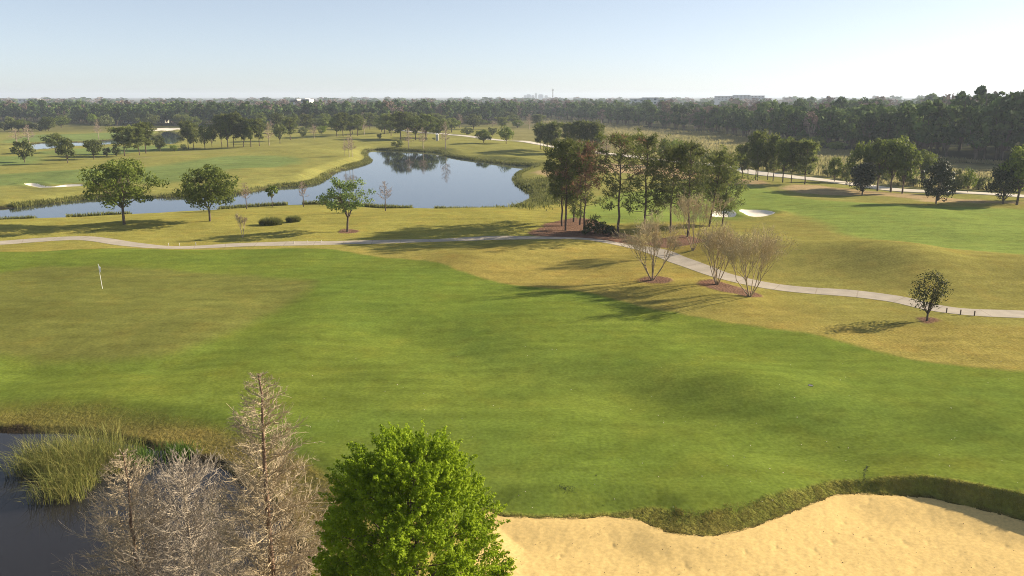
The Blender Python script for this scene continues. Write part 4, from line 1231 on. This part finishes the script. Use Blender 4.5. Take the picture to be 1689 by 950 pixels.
# pond fringe
fy = float(P0(600, 330)[1])
xy = along(pond, 26000, -.5, 1.8, r3, lambda p_: inview(p_) * (p_[:, 1] > fy) * np.clip(.6 + 1.2 * wav(p_[:, 0], p_[:, 1], 22., 92), .08, 2))
blades("shore_plants", "olive waterside growth along the far banks of the pond", "plants", drape(xy, -.05, WZ - .1), r3.uniform(.2, .75, len(xy)), .05, r3.uniform(.1, .6, len(xy)), M['shore'], 5)
xy = along(pond, 9000, -.5, 1.3, r3, lambda p_: inview(p_) * (p_[:, 1] <= fy) * (wav(p_[:, 0], p_[:, 1], 14., 91) > -.25))
blades("shore_plants", "low dark green plants along the near bank of the pond", "plants", drape(xy, -.05, WZ - .1), r3.uniform(.45, 1.0, len(xy)), .06, r3.uniform(.1, .6, len(xy)), M['shore'], 6)
cc = PL([(870, 325), (885, 318), (880, 300), (900, 330), (866, 338), (893, 305)])
n = 9000
xy = cc[r3.choice(len(cc), n)] + r3.normal(size=(n, 2)) * np.array([2.2, 3.5])
xy = xy[sdist(xy[:, 0], xy[:, 1], pond, 20.) > -.8]; n = len(xy)
blades("shore_plants", "tall leafy green growth at the pond's right corner", "plants", drape(xy, -.05, WZ - .1), r3.uniform(.25, .8, n) * (1 + .8 * (wav(xy[:, 0], xy[:, 1], 5., 94) > .4)), .07, r3.uniform(.1, .8, n), M['shore'], 7)
xy = along(creek, 2200, -.3, 2., r3)
blades("shore_plants", "rough olive growth along the creek", "plants", drape(xy, -.05), r3.uniform(.2, .5, len(xy)), .08, r3.uniform(.1, .6, len(xy)), M['shore'], 8)
# marsh
n = 60000
a_ = r3.uniform(R(2), R(38), n); f_ = front(a_); rn = np.interp(a_, np.arctan2(road_c[:, 0], road_c[:, 1]), np.hypot(road_c[:, 0], road_c[:, 1])) + 8
rad = rn + (f_ - rn) * r3.uniform(0, 1, n) ** .75
xy = np.stack([rad * np.sin(a_), rad * np.cos(a_)], 1)
keep = (sdist(xy[:, 0], xy[:, 1], dirt[2], 10.) > 1.) & (f_ > rn)
xy = xy[keep]; n = len(xy)
tall = np.clip(wav(xy[:, 0], xy[:, 1], 45., 95), 0, 1)
blades("marsh_grass", "tan and olive marsh grass in front of the forest", "grass", drape(xy, -.05), r3.uniform(.5, 1.1, n) * (1 + tall), .13, r3.uniform(.1, .7, n), M['marsh'], 9, None, r3.uniform(0, 1, n) * .6 + .4 * (1 - tall))

# ------------------------------------------------------------------ far buildings
def boxes(B):
    V, F = [], []
    for x0, y0, z0, x1, y1, z1 in B:
        o = len(V)
        V += [(x0, y0, z0), (x1, y0, z0), (x1, y1, z0), (x0, y1, z0), (x0, y0, z1), (x1, y0, z1), (x1, y1, z1), (x0, y1, z1)]
        F += [(o, o+3, o+2, o+1), (o+4, o+5, o+6, o+7), (o, o+1, o+5, o+4), (o+1, o+2, o+6, o+5), (o+2, o+3, o+7, o+6), (o+3, o, o+4, o+7)]
    return np.array(V, float), np.array(F)
def far_at(u, dist):
    a = (u - 844.5) / FPX
    return Vector((a * (dist * cp + (CAM_Z - 15) * sp), dist, 0))
def zrow(dist, v_):
    b = (475.0 - v_) / FPX
    return CAM_Z + dist * (-sp + cp * b) / (cp + sp * b)
def building(name, label, u, wp, dist, vt, mat, blocks, storeys, cat="building", deep=20):
    p = far_at(u, dist)
    w_ = wp / FPX * dist; h = zrow(dist, vt)
    t = thing(name, label, cat, p)
    B, Wn, Rf = [], [], []
    for x0, x1, k in blocks:
        a, b, z = (x0 - .5) * w_, (x1 - .5) * w_, h * k
        B.append((a, 0, 0, b, deep, z))
        Rf.append((a - .3, -.3, z + .003, b + .3, deep + .3, z + .5))
        nb_ = max(2, int((b - a) / 6))
        for s in range(storeys):
            zz = z - 3.6 * (s + 1) + 1.2
            for q in range(nb_):
                c = a + (q + .5) * (b - a) / nb_
                Wn.append((c - 1.3, -.06, zz, c + 1.3, .2, zz + 1.7))
    link("wall", mesh_np("wall", *boxes(B), mat), t); link("roof", mesh_np("roof", *boxes(Rf), M['roof'] if mat is not M['pale_wall'] else M['pale_wall']), t)
    for wb in Wn[:60]:
        link("window", mesh_np("window", *boxes([wb]), M['glass']), t)
    return t
building("white_building", "white blocky building above the forest right of the mast", 1077, 66, 900, 162.6, M['pale_wall'], [(0, .30, .97), (.305, .64, 1.05), (.645, .72, .93), (.725, 1, .96)], 2)
building("office_building", "long flat grey building on the right horizon", 1222, 76, 1500, 158, M['hazy'], [(0, .38, .95), (.385, .7, 1.06), (.705, 1, 1.0)], 2)
building("warehouse", "long white roofed building on the far left horizon", 43, 28, 1300, 163.6, M['pale_wall'], [(0, 1, 1.0)], 1)
building("white_house", "small white house over the forest left of the pond, left one", 484, 10, 800, 163.8, M['pale_wall'], [(0, .6, .97), (.61, 1, 1.0)], 1)
building("white_house", "small white house over the forest left of the pond, right one", 503, 12, 800, 163.4, M['pale_wall'], [(0, .5, 1.0), (.51, 1, .97)], 1)
for u, wp, lab in ((212, 16, "white roofed shelter among trees, left one"), (240, 10, "white roofed shelter among trees, middle and smallest"), (262, 22, "white roofed shelter among trees, right and longest")):
    p = G(u, 203); w_ = wid(p, wp)
    t = thing("shelter", lab, "building", p, group="white shelters at the left forest")
    link("wall", mesh_np("wall", *boxes([(-w_/2, 0, -.2, w_/2, 6, 2.6)]), M['cream']), t)
    V = np.array([(-w_/2-.5, -.6, 2.605), (w_/2+.5, -.6, 2.605), (w_/2+.5, 6.6, 2.605), (-w_/2-.5, 6.6, 2.605), (-w_/2-.5, 3, 4.6), (w_/2+.5, 3, 4.6)])
    link("roof", mesh_np("roof", V, [np.array([[0, 1, 5, 4], [2, 3, 4, 5], [3, 2, 1, 0]]), np.array([[0, 4, 3], [1, 2, 5]])], M['white']), t)
    for q in range(2):
        c = (q - .5) * w_ * .45
        link("window", mesh_np("window", *boxes([(c - .7, -.05, .9, c + .7, .1, 2.0)]), M['glass']), t)
p = G(721, 232)
t = thing("white_hut", "little white hut beside the trees at the pond's head", "hut", p)
link("wall", mesh_np("wall", *boxes([(-.55, 0, -.1, .55, 1.1, 2.4)]), M['cream']), t)
link("door", mesh_np("door", *boxes([(-.35, -.05, 0, .35, .1, 2.0)]), M['roof']), t)
V = np.array([(-.7, -.15, 2.405), (.7, -.15, 2.405), (.7, 1.25, 2.405), (-.7, 1.25, 2.405), (0, .55, 2.9)])
link("roof", mesh_np("roof", V, [np.array([[0, 1, 4], [1, 2, 4], [2, 3, 4], [3, 0, 4]]), np.array([[3, 2, 1, 0]])], M['white']), t)
# radio mast
D = 1100
p = far_at(911.5, D)
h = zrow(D, 147)
S = []
for q in range(3):
    a = q * 2.094; b = a + 2.094
    S.append([.7 * math.cos(a), .7 * math.sin(a), 0, .6 * math.cos(a), .6 * math.sin(a), h, .14, .14])
    for j in range(int(h / 2)):
        S.append([.7 * math.cos(a), .7 * math.sin(a), j * 2., .7 * math.cos(b), .7 * math.sin(b), j * 2. + 2, .07, .07])
t = thing("radio_mast", "thin lattice mast sticking up above the far forest", "mast", p)
link("lattice", mesh_np("lattice", *tubes(S, 4), M['steel']), t)
link("antenna", mesh_np("antenna", *tubes([[0, 0, h, 0, 0, h + 2, .1, .08], [-.9, 0, h - 2, -.9, 0, h, .2, .2], [.9, 0, h - 2, .9, 0, h, .2, .2]], 6), M['steel']), t)
# hazy skyline
for i, (u, wp, vt) in enumerate([(866, 4, 157), (872, 7, 155.5), (879, 5, 157), (884, 3, 153), (892, 8, 155.5), (901, 5, 157)]):
    D = 4200
    p = far_at(u, D); w_ = wp / FPX * D; h = zrow(D, vt)
    t = thing("tower_block", "faint hazy tower on the city skyline, " + ["leftmost of six", "second of six from left", "third of six from left", "thin tallest one", "widest one", "rightmost of six"][i], "tower", p, group="hazy city skyline")
    link("shaft", mesh_np("shaft", *boxes([(-w_/2, 0, 0, w_/2, 20, h * .88)]), M['hazy']), t)
    link("top", mesh_np("top", *boxes([(-w_*.36, 2, h * .88 + .01, w_*.36, 18, h)]), M['hazy']), t)

# ------------------------------------------------------------------ haze
ZB, ZT, E = float(Z.min()) - 1.0, 46.0, 9400.0
me = mesh_np("haze", *boxes([(-E, -E, ZB, E, E, ZT)]), [])
hm = bpy.data.materials.new("haze"); hm.use_nodes = True
n = hm.node_tree.nodes; n.clear()
out = n.new("ShaderNodeOutputMaterial"); pv = n.new("ShaderNodeVolumePrincipled")
pv.inputs["Color"].default_value = (0.74, 0.85, 1.0, 1)
pv.inputs["Density"].default_value = 0.00021
pv.inputs["Anisotropy"].default_value = 0.15
hm.node_tree.links.new(pv.outputs[0], out.inputs["Volume"])
me.materials.append(hm)
tag(link("haze", me), "thin pale haze over the far course", None, kind="stuff")
